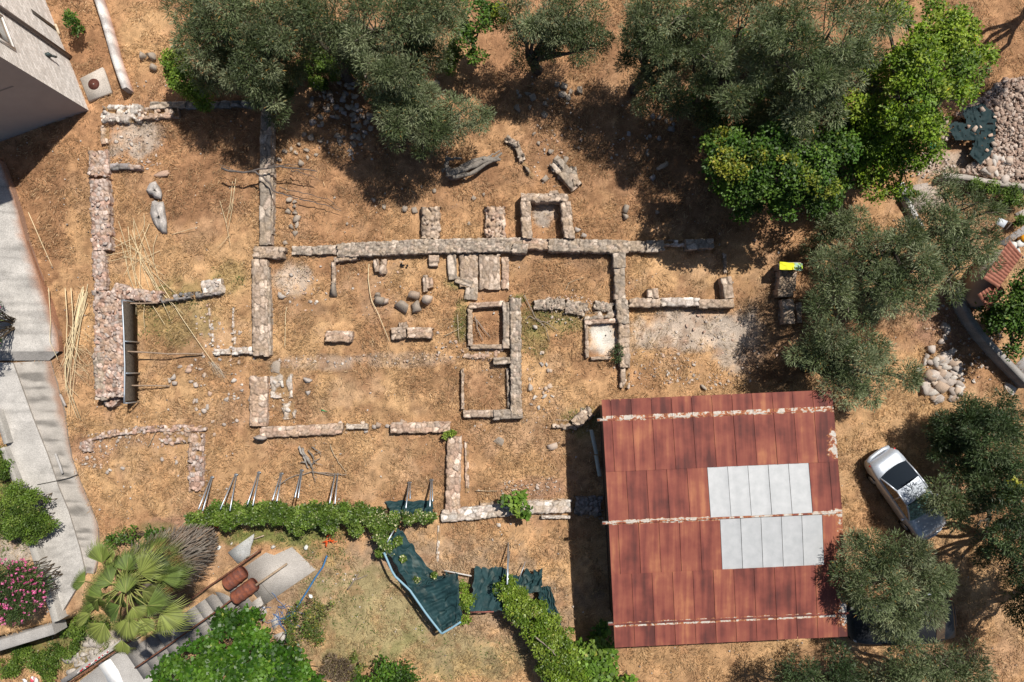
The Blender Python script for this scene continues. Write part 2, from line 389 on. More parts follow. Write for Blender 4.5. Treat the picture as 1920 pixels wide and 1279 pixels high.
def wall_into(mb, pts, width, h, tone, stone=.17, gap=1.0, core=True, rough=.03, boxy=.62, zb=-.08):
    """a ruined wall along pixel points: irregular stones set in mortar, worn top, ragged edges"""
    pw = [np.array(P(x, y, h)) for x, y in pts]; w = width * S * (1 - h / H); pal = np.array(PAL[tone]) * 1.12; mo = np.array(MORT[tone])
    for si, (a, b2) in enumerate(zip(pw[:-1], pw[1:])):
        d = (b2 - a) / np.linalg.norm(b2 - a); a = a - d * (.10 if si else 0); b2 = b2 + d * (.05 if si < len(pw) - 2 else 0); L = np.linalg.norm(b2 - a); nn = np.array([-d[1], d[0]]); ang = math.atan2(d[1], d[0]); sd = int(rng.integers(0, 200))
        m = max(4, int(L / .036)); n = max(4, int(w / .036))
        u, v = np.meshgrid(np.linspace(0, 1, m + 1), np.linspace(-.5, .5, n + 1), indexing='ij')
        sq = 1.0 if boxy < .6 else (1.35 if boxy < .75 else 1.7)
        c0, _ = worley(u * L / (stone * sq), v * w / (stone * .95), sd)
        rag = .42 if boxy < .55 else .24
        ex = (hsh(c0, 3) - .5) * rag * np.abs(v) * 2 * min(1, .35 / w) + (vnoise(u * L * 9, v * 3 + 5, sd) - .5) * .04 / w * np.abs(v) * 2
        U = u * L + (hsh(c0, 5) - .5) * .10 * (np.abs(u - .5) * 2) ** 8; V = (v * (1 + ex)) * w
        cid, ed = worley(U / (stone * sq), V / (stone * .95), sd)
        mort = sstep(.24, .05, ed); fine = vnoise(U * 28, V * 28, sd); mid_ = fbm(U * 2.2, V * 2.2, sd, 3)
        z = h + (hsh(cid, 1) - .5) * 3.0 * rough - mort * .035 + (fine - .5) * .016 + (mid_ - .5) * rough
        if gap < 1: z = np.where(hsh(cid, 9) > gap, np.minimum(.02, h), z)
        z = z - (.03 if h > .2 else .01) * (np.abs(v) * 2) ** 10
        col = pal[(hsh(cid, 2) * len(pal) * .999).astype(int)] * (.66 + .72 * hsh(cid, 4))[..., None]
        mm = (mort * .75)[..., None]; col = col * (1 - mm) + mo * (.50 + .3 * fine[..., None]) * mm
        dm = (sstep(.46, .68, mid_) * .55)[..., None]; soil = mo * .55 + np.array((.40, .285, .175)) * .45; col = col * (1 - dm) + soil * (.8 + .4 * fine[..., None]) * dm
        col = col * (.72 + .56 * fine)[..., None]
        if gap < 1: col = np.where((hsh(cid, 9) > gap)[..., None], np.array((.30, .19, .10)), col)
        xy = a + d * U[..., None] + nn * V[..., None]
        top = np.concatenate([xy, z[..., None]], -1)
        def skirt(line, lc, k0):
            nz = max(2, int(h / .06) + 2); t = np.linspace(0, 1, nz); out = np.repeat(line[:, None], nz, 1); out[..., 2] = line[:, None, 2] * (1 - t) + zb * t
            q = np.arange(len(line)) * L / m; ci, e2 = worley(np.repeat(q[:, None], nz, 1) / (stone * sq), out[..., 2] / (stone * .9), sd + k0); off = (hsh(ci, 6) - .5) * .05 * (t > 0) - .02 * sstep(.15, .03, e2) * (t > 0)
            sgn = 1 if k0 == 1 else -1; out[..., :2] += sgn * nn * off[..., None]
            cc = pal[(hsh(ci, 2) * len(pal) * .999).astype(int)] * (.75 + .5 * hsh(ci, 4))[..., None]; q2 = (sstep(.2, .03, e2) * .7)[..., None]; cc = cc * (1 - q2) + mo * .75 * q2
            cc[:, 0] = lc; return out, cc
        sl_, cl_ = skirt(top[:, 0], col[:, 0], 2); sr_, cr_ = skirt(top[:, -1], col[:, -1], 1)
        g = np.concatenate([sl_[:, :0:-1], top, sr_[:, 1:]], 1); cg = np.concatenate([cl_[:, :0:-1], col, cr_[:, 1:]], 1)
        mb.grid(g, cg)
        for k in (0, -1):
            e = top[k]; lo = e.copy(); lo[:, 2] = zb; mi = e.copy(); mi[:, 2] = e[:, 2] * .5 + zb * .5; st_ = np.stack([e, mi, lo], 1); mb.grid(st_ if k == 0 else st_[::-1], np.repeat(col[k][:, None], 3, 1) * .9)
        if boxy < .55 and h > .05:
            k = int(L * w / (stone ** 2) * .38 * gap)
            if k:
                uu = rng.uniform(0, L, k); vv = rng.uniform(-.46, .46, k) * w; s_ = stone * rng.uniform(.28, .62, k)
                rocks(mb, np.c_[a + d * uu[:, None] + nn * vv[:, None], h + s_ * rng.uniform(-.1, .25, k)], np.c_[s_, s_ * rng.uniform(.55, .95, k), s_ * rng.uniform(.4, .7, k)], rng.uniform(0, 3, k), pick(tone, k) * 1.15, .45, .12)
def wall(label, segs, tone='warm', stone=.17, name='ruin_wall', cat='ruined wall', group='ruined stone walls', **k):
    mb = MB()
    for s in segs:
        kk = dict(k); kk.update(s[3] if len(s) > 3 else {}); s = (s[0], s[1], s[2] * .68 if s[2] > .3 else s[2])
        wall_into(mb, s[0], s[1], s[2], kk.pop('tone', tone), kk.pop('stone', stone), **kk)
    return put(name, mb, M['stone'], label, cat, group)
ROCKS = {}
def rock_mesh(tone, k):
    key = (tone, k)
    if key not in ROCKS:
        mb = MB(); rocks(mb, [[0, 0, .45]], [[1.12, 1.12, 1]], [0], pick(tone, 1) * (.98 if tone == 'pale' else 1.2), (.55, .88, .80, .62, .86, .92, .72)[k], (.10, .07, .08, .10, .06, .05, .09)[k])
        ROCKS[key] = mb.mesh('stone', M['stone'])
    return ROCKS[key]
def stone_at(px, py, sx, sy=None, rz=None, tone='grey', hgt=None, label=None, group=None, name='loose_stone', cat='stone', zb=None):
    """one loose stone; sx, sy are its lengths in pixels"""
    sy = sy or sx * rng.uniform(.6, .95); rz = rng.uniform(0, 3.1) if rz is None else -rz
    a, b2 = sx * S / 2, sy * S / 2; hz = hgt if hgt else min(a, b2) * rng.uniform(.7, 1.1)
    p = G(px, py, hz * .8); z0 = p[2] - hz * .8 if zb is None else zb
    o = bpy.data.objects.new(name, rock_mesh(tone, int(rng.integers(0, 7)))); COLL.objects.link(o)
    o.location = (p[0], p[1], z0 - hz * .15); o.scale = (a, b2, hz); tl = .32 if sx < 21 and zb is None and group else .08; o.rotation_euler = (rng.normal(0, tl), rng.normal(0, tl), rz)
    return tag(o, label, cat, group)

# ------------------------------------------------------------------ foliage
def unit(n, g): 
    v = g.normal(0, 1, (n, 3)); return v / np.linalg.norm(v, axis=1, keepdims=True)
STY = {  # leaf length, width, clump radius, leaves per clump, clump cover, radial, colours, odd colour share
    'olive': (.165, .028, .46, 300, 1.35, .82, [(0.113, 0.141, 0.062), (0.085, 0.112, 0.044), (0.150, 0.179, 0.086), (0.063, 0.085, 0.032), (0.192, 0.214, 0.115)], [(.36, .20, .05)], .010),
    'dark_olive': (.16, .032, .44, 270, 1.5, .76, [(0.051, 0.082, 0.030), (0.066, 0.100, 0.036), (0.036, 0.060, 0.021), (0.089, 0.121, 0.051)], [(.14, .15, .06)], .01),
    'lime': (.125, .075, .42, 105, 1.5, .35, [(0.103, 0.179, 0.009), (0.130, 0.212, 0.010), (0.170, 0.254, 0.013), (0.063, 0.118, 0.005), (0.210, 0.277, 0.021)], [(.50, .42, .04)], .006),
    'deep': (.125, .085, .42, 100, 1.8, .3, [(0.041, 0.095, 0.007), (0.055, 0.116, 0.010), (0.031, 0.071, 0.005), (0.076, 0.142, 0.014)], [(.24, .28, .05)], .01),
    'yellow': (.12, .08, .40, 100, 1.7, .3, [(0.196, 0.218, 0.017), (0.156, 0.193, 0.014), (0.240, 0.237, 0.023), (0.109, 0.153, 0.012)], [(.42, .32, .04)], .02),
    'bush': (.10, .045, .26, 110, 2.1, .45, [(0.072, 0.124, 0.014), (0.096, 0.156, 0.018), (0.124, 0.180, 0.027), (0.050, 0.088, 0.011)], [(.26, .25, .07)], .01),
    'ivy': (.09, .07, .20, 62, 2.2, .3, [(0.081, 0.140, 0.017), (0.111, 0.174, 0.022), (0.140, 0.200, 0.034), (0.053, 0.093, 0.012)], [(.30, .32, .14)], .02),
    'ivyflower': (.09, .07, .20, 62, 2.2, .3, [(0.081, 0.140, 0.017), (0.111, 0.174, 0.022), (0.140, 0.200, 0.034), (0.053, 0.093, 0.012)], [(.58, .55, .32)], .11),
    'hedge': (.10, .06, .24, 85, 2.2, .4, [(0.119, 0.191, 0.017), (0.153, 0.225, 0.022), (0.089, 0.153, 0.014), (0.191, 0.255, 0.034)], [(.30, .31, .05)], .02),
    'fig': (.22, .17, .42, 44, 2.0, .35, [(.105, .190, .020), (.140, .235, .028), (.066, .130, .014), (.185, .275, .040)], [(.28, .28, .05)], .01),
    'vine': (.15, .15, .34, 42, 1.6, .18, [(0.038, 0.103, 0.007), (0.057, 0.132, 0.010), (0.023, 0.065, 0.005), (0.081, 0.162, 0.016)], [(.28, .32, .06)], .01),
    'oleander': (.15, .03, .30, 100, 2.2, .7, [(.055, .092, .026), (.078, .115, .032), (.040, .068, .020)], [(.13, .16, .05)], .02),
    'thorn': (.08, .05, .24, 45, 1.4, .4, [(.075, .120, .018), (.105, .150, .026), (.13, .14, .035)], [(.32, .27, .04)], .06),
    'dry': (.14, .03, .24, 70, 1.8, .6, [(.18, .13, .09), (.13, .095, .06), (.22, .17, .11)], [(.25, .22, .06)], .08),
}
def crown_into(mb, lobes, style, flat=.62, dens=1.0, fz=None):
    L, Wd, cr, m, cover, radial, cols, odd, oddp = STY[style]
    cols = np.array(cols); odd = np.array(odd); twig = []
    for (px, py, rp, z) in lobes:
        x, y = P(px, py, z); R = rp * S * (1 - z / H)
        c0 = min(cr, R * .7)
        n = max(3, int(cover * (R / c0) ** 2 * 1.6 * dens))
        d = unit(n, rng); d[:, 2] = np.where(d[:, 2] < -.35, -d[:, 2], d[:, 2])
        rr = (R - c0 * .55) * rng.uniform(.35, 1.0, n) ** .5
        cen = np.array([x, y, z]) + d * rr[:, None] * np.array([1, 1, flat])
        cs = c0 * rng.uniform(.5, 1.3, n)
        tone = cols[rng.integers(0, len(cols), n)] * rng.uniform(.7, 1.3, (n, 1))
        cnt = (m * (cs / cr) ** 1.6 * rng.uniform(.6, 1.2, n)).astype(int) + 6
        k = np.repeat(np.arange(n), cnt); N = len(k)
        dl = unit(N, rng) + d[k] * .35 + np.array([0, 0, .22]); dl /= np.linalg.norm(dl, axis=1, keepdims=True)
        pos = cen[k] + dl * (cs[k] * rng.uniform(.15, 1.0, N) ** .6)[:, None] * np.array([1, 1, .85])
        ax = dl * radial + unit(N, rng) * (1 - radial * .55); ax /= np.linalg.norm(ax, axis=1, keepdims=True)
        if radial < .5: ax[:, 2] *= .45; ax /= np.linalg.norm(ax, axis=1, keepdims=True)
        sd = np.cross(ax, unit(N, rng) * .9 + np.array([0, 0, 1.1])); sd /= np.linalg.norm(sd, axis=1, keepdims=True) + 1e-6
        l = (L * rng.uniform(.6, 1.3, N))[:, None]; w = (Wd * rng.uniform(.7, 1.25, N))[:, None] * .5
        nm = np.cross(ax, sd) * l * .1
        v = np.stack([pos, pos + ax * l * .45 + sd * w - nm, pos + ax * l, pos + ax * l * .45 - sd * w - nm], 1)
        col = tone[k] * rng.uniform(.72, 1.3, (N, 1))
        q = rng.random(N) < oddp; col[q] = odd[rng.integers(0, len(odd), q.sum())]
        mb.add(v.reshape(-1, 3), np.arange(N * 4).reshape(-1, 4), np.repeat(col, 4, 0))
        twig.append((np.array([x, y, z]), R, cen, cs))
    return twig
def wiggle(a, b2, n=6, amp=.12, sag=0.0):
    t = np.linspace(0, 1, n)[:, None]; L = np.linalg.norm(np.asarray(b2) - a)
    p = a + (np.asarray(b2) - a) * t
    p[1:-1] += rng.normal(0, amp * L / n * 1.2, (n - 2, 3)); p[:, 2] += sag * L * (t[:, 0] * (1 - t[:, 0])) * 4
    return p
def tree(name, label, cat, lobes, style, group=None, base=None, r0=.17, bark=(.085, .070, .058), twigs=5, extra=None, dens=1.0, mat='leaf', flat=.62, twr=.013, zl=True):
    lo = np.array([[*P(a, b2, z), z] for a, b2, r, z in lobes])
    if base is None: bx, by = lo[:, 0].mean(), lo[:, 1].mean()
    else: bx, by = G(*base)[:2]
    z0 = float(zg(bx, by))
    root = empty(name, (bx, by, z0), label, cat, group)
    mb = MB(); tw = crown_into(mb, lobes, style, flat, dens)
    if style in ('olive', 'lime', 'deep', 'dark_olive') and len(lobes) > 5 and zl:
        gx0, gy0 = lo[:, 0].mean(), lo[:, 1].mean()
        for k, (a, b2, r, z) in enumerate(lobes):
            if r < 26: continue
            zz = z * rng.uniform(.45, .62); wx = lo[k, 0] + (gx0 - lo[k, 0]) * .2 + rng.normal(0, .2); wy = lo[k, 1] + (gy0 - lo[k, 1]) * .2 + rng.normal(0, .2); qx, qy = PX(wx, wy, zz)
            crown_into(mb, [(float(qx), float(qy), r * .8, zz)], style, .6, .7)
    if extra:
        for e in extra: tw += crown_into(mb, e[0], e[1], flat, dens)
    put('crown', mb, M[mat], parent=root)
    tb = MB(); zf = lo[:, 2].mean(); fork = np.array([bx + rng.normal(0, .15), by + rng.normal(0, .15), z0 + (zf - z0) * .38])
    bc = np.array(bark)
    tb.tube(wiggle(np.array([bx, by, z0 - .15]), fork, 6, .1), np.linspace(r0 * 1.35, r0, 6), 8, bc)
    for c, R, cen, cs in tw:
        tgt = c - np.array([0, 0, R * .2])
        p = wiggle(fork, tgt, 7, .16, .05); tb.tube(p, np.linspace(r0 * .62, r0 * .2, 7), 6, bc * rng.uniform(.8, 1.2), False)
        for q in rng.choice(len(cen), min(twigs, len(cen)), False):
            e = cen[q] + (cen[q] - c) * .12; tb.tube(wiggle(p[int(rng.integers(4, 7))], e, 5, .2), np.linspace(r0 * .17, twr * 1.2, 5), 4, bc * rng.uniform(1.2, 3.4), False)
    put('trunk', tb, M['bark'], parent=root, smooth=True)
    return root
def shrub(name, label, cat, lobes, style, group=None, mat='leaf', flat=.7, dens=1.0, base=None):
    lo = np.array([[*P(a, b2, z), z] for a, b2, r, z in lobes])
    bx, by = lo[:, 0].mean(), lo[:, 1].mean(); z0 = float(zg(bx, by))
    root = empty(name, (bx, by, z0), label, cat, group)
    mb = MB(); tw = crown_into(mb, lobes, style, flat, dens); put('foliage', mb, M[mat], parent=root)
    tb = MB()
    for c, R, cen, cs in tw:
        for q in rng.choice(len(cen), min(6, len(cen)), False):
            g0 = np.array([c[0] + rng.normal(0, R * .25), c[1] + rng.normal(0, R * .25), 0]); 
            if len(lobes) <= 5: g0 = np.array([bx + rng.normal(0, .02), by + rng.normal(0, .02), 0])
            g0[2] = float(zg(g0[0], g0[1])) - .05
            tb.tube(wiggle(g0, cen[q], 5, .12), np.linspace(.022, .007, 5), 4, np.array((.10, .075, .05)) * rng.uniform(.7, 1.6), False)
    put('stem', tb, M['bark'], parent=root)
    return root

# ================================================================== GROUND
C_STRAW = np.array((.448, .280, .145)); C_BROWN = np.array((.235, .124, .066)); C_RED = np.array((.330, .185, .125))
C_PALE = np.array((.50, .42, .35)); C_GREEN = np.array((.130, .165, .045)); C_WHITE = np.array((.62, .57, .50)); C_GREY = np.array((.36, .32, .28))
PATCH = [  # px, py, rx, ry, colour, strength : what the ground itself is made of there
 (250, 262, 52, 42, C_PALE * .86, .85), (545, 525, 40, 30, C_PALE, .75), (1290, 620, 120, 38, C_PALE, .8), (1385, 640, 55, 60, C_PALE * .85, .8),
 (1131, 636, 27, 33, C_WHITE, 1.0), (1022, 398, 26, 24, C_GREY * 1.1, .8), (590, 680, 70, 14, C_PALE, .35), (760, 675, 90, 14, C_PALE, .35),
 (330, 995, 70, 25, C_RED, .75), (170, 850, 45, 30, C_RED, .5), (300, 820, 80, 18, C_RED, .3), (1000, 915, 60, 20, C_RED, .55), (1065, 930, 50, 40, C_RED, .35),
 (1770, 600, 70, 55, C_RED * .9, .75), (1850, 690, 60, 50, C_BROWN * 1.2, .7), (1840, 390, 90, 45, C_RED * .95, .7), (1740, 370, 35, 30, C_GREY * 1.2, .8), (1770, 310, 60, 30, C_PALE * .8, .7),
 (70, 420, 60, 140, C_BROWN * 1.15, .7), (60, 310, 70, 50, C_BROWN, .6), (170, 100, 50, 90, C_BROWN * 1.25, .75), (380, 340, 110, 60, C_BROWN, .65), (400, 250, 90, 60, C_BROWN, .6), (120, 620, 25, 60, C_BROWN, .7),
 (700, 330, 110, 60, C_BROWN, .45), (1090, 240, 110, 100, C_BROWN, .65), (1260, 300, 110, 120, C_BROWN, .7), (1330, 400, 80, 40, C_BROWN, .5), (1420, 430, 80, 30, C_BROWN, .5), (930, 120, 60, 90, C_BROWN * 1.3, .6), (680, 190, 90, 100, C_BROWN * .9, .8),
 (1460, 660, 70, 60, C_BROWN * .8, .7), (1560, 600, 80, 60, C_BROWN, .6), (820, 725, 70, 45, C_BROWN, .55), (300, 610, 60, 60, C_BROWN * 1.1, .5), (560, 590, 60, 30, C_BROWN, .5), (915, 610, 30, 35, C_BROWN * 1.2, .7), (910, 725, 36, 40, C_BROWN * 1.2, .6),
 (1110, 690, 40, 30, C_BROWN * 1.1, .6), (400, 880, 130, 70, C_STRAW * 1.05, .5), (640, 870, 130, 60, C_STRAW * 1.05, .5), (950, 1020, 110, 50, C_STRAW * 1.1, .5), (280, 70, 50, 60, C_STRAW * 1.15, .8),
 (1700, 800, 90, 120, C_STRAW * 1.1, .7), (1800, 1060, 90, 90, C_STRAW * 1.1, .6), (1350, 1245, 160, 40, C_STRAW * 1.02, .5), (1640, 1230, 50, 40, C_STRAW * 1.2, .6), (1580, 870, 30, 80, C_STRAW, .5),
 (1035, 600, 60, 40, C_GREEN * 1.1, .45), (1000, 640, 30, 30, C_GREEN, .35), (865, 595, 16, 40, C_GREEN, .6), (1090, 790, 34, 30, C_GREEN, .5), (320, 590, 80, 60, C_GREEN * 1.2, .3), (430, 520, 40, 30, C_GREEN, .3), (860, 530, 25, 14, C_GREEN, .5), (970, 560, 20, 10, C_GREEN, .5),
 (540, 1000, 130, 26, C_GREEN, .85), (600, 1060, 60, 60, C_GREEN, .55), (790, 1130, 300, 130, C_PALE * np.array((.68, .57, .46)), .85), (690, 1160, 120, 100, C_GREEN * 1.6, .32), (850, 1230, 130, 50, C_GREEN * 1.6, .25), (20, 960, 50, 120, C_GREEN, .6), (90, 1235, 120, 40, C_GREEN, .8), (140, 1190, 70, 18, C_GREEN, .8), (40, 1180, 60, 30, C_STRAW, .5), (30, 1030, 50, 30, C_PALE * .8, .9),
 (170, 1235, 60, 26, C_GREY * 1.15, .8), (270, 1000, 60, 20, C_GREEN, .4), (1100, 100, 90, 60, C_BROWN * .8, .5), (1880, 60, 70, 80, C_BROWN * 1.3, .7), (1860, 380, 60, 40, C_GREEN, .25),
 (1010, 960, 12, 60, C_PALE * .9, .1), (1870, 880, 60, 200, C_BROWN * 1.1, .45), (1540, 1245, 60, 40, C_BROWN, .5)]
def ground_col(x, y):
    px, py = PX(x, y, 0)
    a = fbm(x * .35, y * .35, 3, 4); b2 = fbm(x * 1.3, y * 1.3, 11, 4); c2 = fbm(x * 4.5, y * 4.5, 23, 3)
    t = np.clip((a - .36) * 3.2, 0, 1)[..., None]
    so = sstep(.50, .66, fbm(x * .9, y * .9, 101, 4))[..., None] * .30; dk = sstep(.54, .70, fbm(x * .75, y * .75, 131, 4))[..., None] * .5
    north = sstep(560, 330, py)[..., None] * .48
    col = C_STRAW * 1.06 * (1 - t * .6) + C_BROWN * 1.45 * t * .6
    col = col * (1 - so) + np.array((.36, .245, .175)) * so; col = col * (1 - dk) + C_BROWN * dk
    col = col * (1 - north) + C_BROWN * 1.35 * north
    wob = (b2 - .5) * .9 + (c2 - .5) * .5
    for (cx, cy, rx, ry, cc, s) in PATCH:
        q = ((px - cx) / rx) ** 2 + ((py - cy) / ry) ** 2
        m_ = (s * sstep(1.5, .35, q + wob * 2.2))[..., None]
        col = col * (1 - m_) + cc * m_
    sp = sstep(.58, .75, fbm(x * 2.1, y * 2.1, 41, 3))[..., None] * .45
    col = col * (1 - sp) + C_BROWN * 1.1 * sp
    far = (sstep(23.5, 30, np.abs(x)) + sstep(17, 24, np.abs(y))).clip(0, 1)[..., None]; col = col * (1 - far) + np.array((.34, .215, .115)) * far; c2 = c2 * (1 - far[..., 0]) + .5 * far[..., 0]; b2 = b2 * (1 - far[..., 0]) + .5 * far[..., 0]
    return col * (.62 + .76 * c2)[..., None] * (.76 + .48 * b2)[..., None]
def axis(lo, hi, step):
    inner = np.arange(lo, hi + step, step); g = np.cumsum(.5 * 1.28 ** np.arange(22))
    return np.concatenate([lo - g[::-1], inner, hi + g])
gx = axis(-23.5, 23.5, .085); gy = axis(-15.5, 17.5, .085)
X, Y = np.meshgrid(gx, gy, indexing='ij')
Zg = zg(X, Y); inside = sstep(30, 24, np.abs(X)) * sstep(24, 19, np.abs(Y))
Zg = Zg + inside * ((fbm(X * .5, Y * .5, 5, 3) - .5) * .10 + (vnoise(X * 3.1, Y * 3.1, 9) - .5) * .05 + (vnoise(X * 9, Y * 9, 19) - .5) * .025) - .03
gm = MB(); gm.grid(np.stack([X, Y, Zg], -1), ground_col(X, Y))
put('ground', gm, M['ground'], kind='structure', origin=(0, 0, 0), smooth=True)
del X, Y, Zg

# polygons the dry grass keeps off
RAMP_UP = [(-80, 285), (0, 300), (26, 368), (50, 455), (75, 527), (95, 590), (108, 625), (111, 658), (11, 660), (-80, 668)]
RAMP_L = [(-60, 680), (-12, 740), (2, 800), (36, 905), (66, 1020), (104, 1168)]
RAMP_R = [(94, 676), (107, 722), (120, 772), (127, 822), (134, 858), (146, 893), (165, 940), (183, 985), (186, 1060), (146, 1143)]
RAMP_MID = [(24, 680), (45, 738), (64, 790), (88, 850), (110, 915), (128, 958), (150, 1030), (160, 1075)]
SHED_Q = [(1135, 760), (1556, 740), (1585, 1190), (1155, 1205)]
KEEP = [RAMP_UP, RAMP_L + RAMP_R[::-1], SHED_Q, [(835, 475), (955, 475), (955, 545), (880, 560), (835, 520)], [(130, 1290), (225, 1212), (365, 1115), (500, 1030), (548, 1028), (591, 1069), (495, 1134), (380, 1180), (260, 1300)], [(-50, 0), (85, 0), (168, 207), (-50, 285)],
        [(1105, 605), (1158, 602), (1162, 670), (1105, 670)]]
def grass(n, ext, colfn, L, Wd, name, label, mask=None, lift=.5, seed=1):
    g = np.random.default_rng(seed)
    px = g.uniform(ext[0], ext[2], n); py = g.uniform(ext[1], ext[3], n); ok = np.ones(n, bool)
    for k in KEEP: ok &= ~inpoly(px, py, k)
    if mask is not None: ok &= g.random(n) < mask(px, py)
    px, py = px[ok], py[ok]; n = len(px); x, y = P(px, py, 0)
    z = zg(x, y) + g.uniform(-.01, .05, n)
    flow = fbm(x * .8, y * .8, 77, 2) * 14 + g.normal(0, .9, n)
    el = np.abs(g.normal(0, lift, n)).clip(0, 1.35)
    ax = np.stack([np.cos(flow) * np.cos(el), np.sin(flow) * np.cos(el), np.sin(el)], -1)
    sd = np.cross(ax, unit(n, g) * .5 + np.array([0, 0, 1])); sd /= np.linalg.norm(sd, axis=1, keepdims=True)
    l = (L * g.uniform(.5, 1.5, n))[:, None]; w = (Wd * g.uniform(.6, 1.3, n))[:, None] * .5
    p0 = np.stack([x, y, z], -1)
    bend = np.array([0, 0, -.18]) * l
    v = np.stack([p0 - sd * w, p0 + sd * w, p0 + ax * l * .6 + sd * w * .8, p0 + ax * l + bend * .6], 1)
    mb = MB(); mb.add(v.reshape(-1, 3), np.arange(n * 4).reshape(-1, 4), np.repeat(colfn(x, y, px, py, g), 4, 0))
    return put(name, mb, M['straw'], kind='stuff', origin=(0, 0, 0), label=label)
def straw_col(x, y, px, py, g):
    base = ground_col(x, y); n = len(x); t = g.uniform(.0, .75, (n, 1))
    st = np.array([(.56, .38, .21), (.74, .55, .34), (.44, .275, .145), (.30, .18, .09), (.22, .13, .065)])[g.choice(5, n, p=[.3, .17, .25, .16, .12])]
    return (base * (1 - t) + st * t) * g.uniform(.50, 1.42, (n, 1))
def straw_mask(px, py):
    x, y = P(px, py, 0); m_ = .06 + 1.15 * sstep(.34, .64, fbm(x * 1.2, y * 1.2, 31, 4))
    for (cx, cy, rx, ry, cc, s) in PATCH:
        if cc[0] > .33 and cc[2] > .27 or (cc is C_RED): m_ = m_ * (1 - .8 * s * sstep(1.3, .5, ((px - cx) / rx) ** 2 + ((py - cy) / ry) ** 2))
    return m_
grass(430000, (-70, -60, 1990, 1330), straw_col, .17, .017, 'dry_grass', 'dry straw coloured grass over the whole site', straw_mask, .45, 1)
def green_mask(px, py):
    m_ = np.zeros(len(px))
    for (cx, cy, rx, ry, cc, s) in PATCH:
        if cc[1] > cc[0] * 1.1: m_ = np.maximum(m_, s * sstep(1.3, .3, ((px - cx) / rx) ** 2 + ((py - cy) / ry) ** 2))
    x, y = P(px, py, 0)
    return m_ * sstep(.42, .62, fbm(x * 1.4, y * 1.4, 61, 3)) * np.where((py > 1040) & (px > 610), .6, 1.1)
def green_col(x, y, px, py, g):
    a = np.array([(.10, .14, .035), (.13, .165, .05), (.16, .18, .065), (.08, .11, .028)]); return a[g.integers(0, 4, len(x))] * g.uniform(.75, 1.25, (len(x), 1))
grass(260000, (-70, 440, 1990, 1330), green_col, .11, .03, 'green_grass', 'patches of short green weeds on the ground', green_mask, .7, 2)

# chips of broken stone lying about the ruins
CHIPS = [(1060, 572, 60, 18, 420), (1120, 590, 40, 20, 220), (1040, 600, 40, 12, 60), (1090, 790, 30, 24, 90), (590, 678, 80, 12, 130), (760, 672, 100, 12, 190), (900, 668, 30, 10, 110), (560, 545, 40, 40, 160),
         (400, 620, 50, 50, 120), (420, 680, 60, 80, 130), (260, 825, 110, 20, 260), (370, 870, 20, 70, 160), (180, 850, 30, 30, 130), (250, 260, 60, 50, 220), (250, 310, 60, 12, 120), (640, 805, 60, 10, 90), (520, 740, 26, 50, 140),
         (1000, 910, 60, 18, 170), (1330, 650, 130, 70, 420), (1230, 690, 90, 40, 260), (1330, 715, 90, 14, 160), (1050, 250, 50, 60, 120), (1040, 310, 40, 40, 130), (640, 210, 70, 90, 260), (1180, 250, 70, 100, 110),
         (1770, 590, 50, 40, 260), (1850, 660, 60, 60, 150), (1790, 680, 60, 60, 90), (930, 790, 60, 20, 60), (960, 700, 60, 60, 80), (1000, 740, 50, 40, 50), (480, 600, 20, 80, 60), (700, 540, 120, 60, 90), (850, 640, 40, 50, 110), (1740, 310, 50, 26, 260), (1010, 780, 60, 14, 60), (750, 1100, 200, 100, 40), (1110, 960, 30, 16, 60)]
mb = MB()
for (cx, cy, rx, ry, n) in CHIPS:
    n = int(n * (.75 if cx > 1725 or cy < 300 else .5))
    th = rng.uniform(0, 6.28, n); r = rng.uniform(0, 1, n) ** .6; x, y = P(cx + rx * r * np.cos(th), cy + ry * r * np.sin(th), 0)
    s = rng.gamma(2.0, .016, n).clip(.012, .09)
    rocks(mb, np.c_[x, y, zg(x, y) + s * .1], np.c_[s, s * rng.uniform(.55, 1, n), s * .5], rng.uniform(0, 3, n), pick('pale', n) * np.where(rng.random((n, 1)) < .3, [[1.0, .8, .7]], [[1, .97, .95]]), .5, .14)
n = 3400; x, y = P(rng.uniform(0, 1920, n), rng.uniform(120, 1279, n), 0); s = rng.gamma(2, .012, n).clip(.01, .06)
k = vnoise(x * .5, y * .5, 88) > .45; x, y, s = x[k], y[k], s[k]; n = len(x)
rocks(mb, np.c_[x, y, zg(x, y) + s * .3], np.c_[s, s * .8, s * .6], rng.uniform(0, 3, n), pick('pale', n) * .95, .5, .14)
put('rubble_chips', mb, M['stone'], 'small chips of broken stone scattered over the ruins', kind='stuff', origin=(0, 0, 0))

# ================================================================== CONCRETE RAMP, LEFT
def resample(pts, n):
    p = np.asarray(pts, float); d = np.r_[0, np.cumsum(np.linalg.norm(np.diff(p, axis=0), axis=1))]
    t = np.linspace(0, d[-1], n); return np.c_[np.interp(t, d, p[:, 0]), np.interp(t, d, p[:, 1])]
def strip(name, lp, rp, z, thick, colfn, mat='concrete', n=90, m=14, zl=0.0, sk=(.30, .27, .24), **k):
    a, b2 = resample(lp, n), resample(rp, n); u = np.linspace(0, 1, m)[None, :, None]
    px = a[:, None] * (1 - u) + b2[:, None] * u; zz = z + zl * (1 - u[..., 0]) + np.zeros(px.shape[:2])
    x, y = P(px[..., 0], px[..., 1], zz); g = np.stack([x, y, zz], -1)
    mb = MB(); mb.grid(g, colfn(px[..., 0], px[..., 1], x, y, np.broadcast_to(u[..., 0], zz.shape)))
    bd = np.concatenate([g[:, 0], g[-1, 1:], g[::-1, -1][1:], g[0, ::-1][1:]]); lo = bd.copy(); lo[:, 2] -= thick
    mb.grid(np.stack([bd, lo], 1), sk)
    return put(name, mb, M[mat], origin=(0, 0, 0), kind='structure', **k)
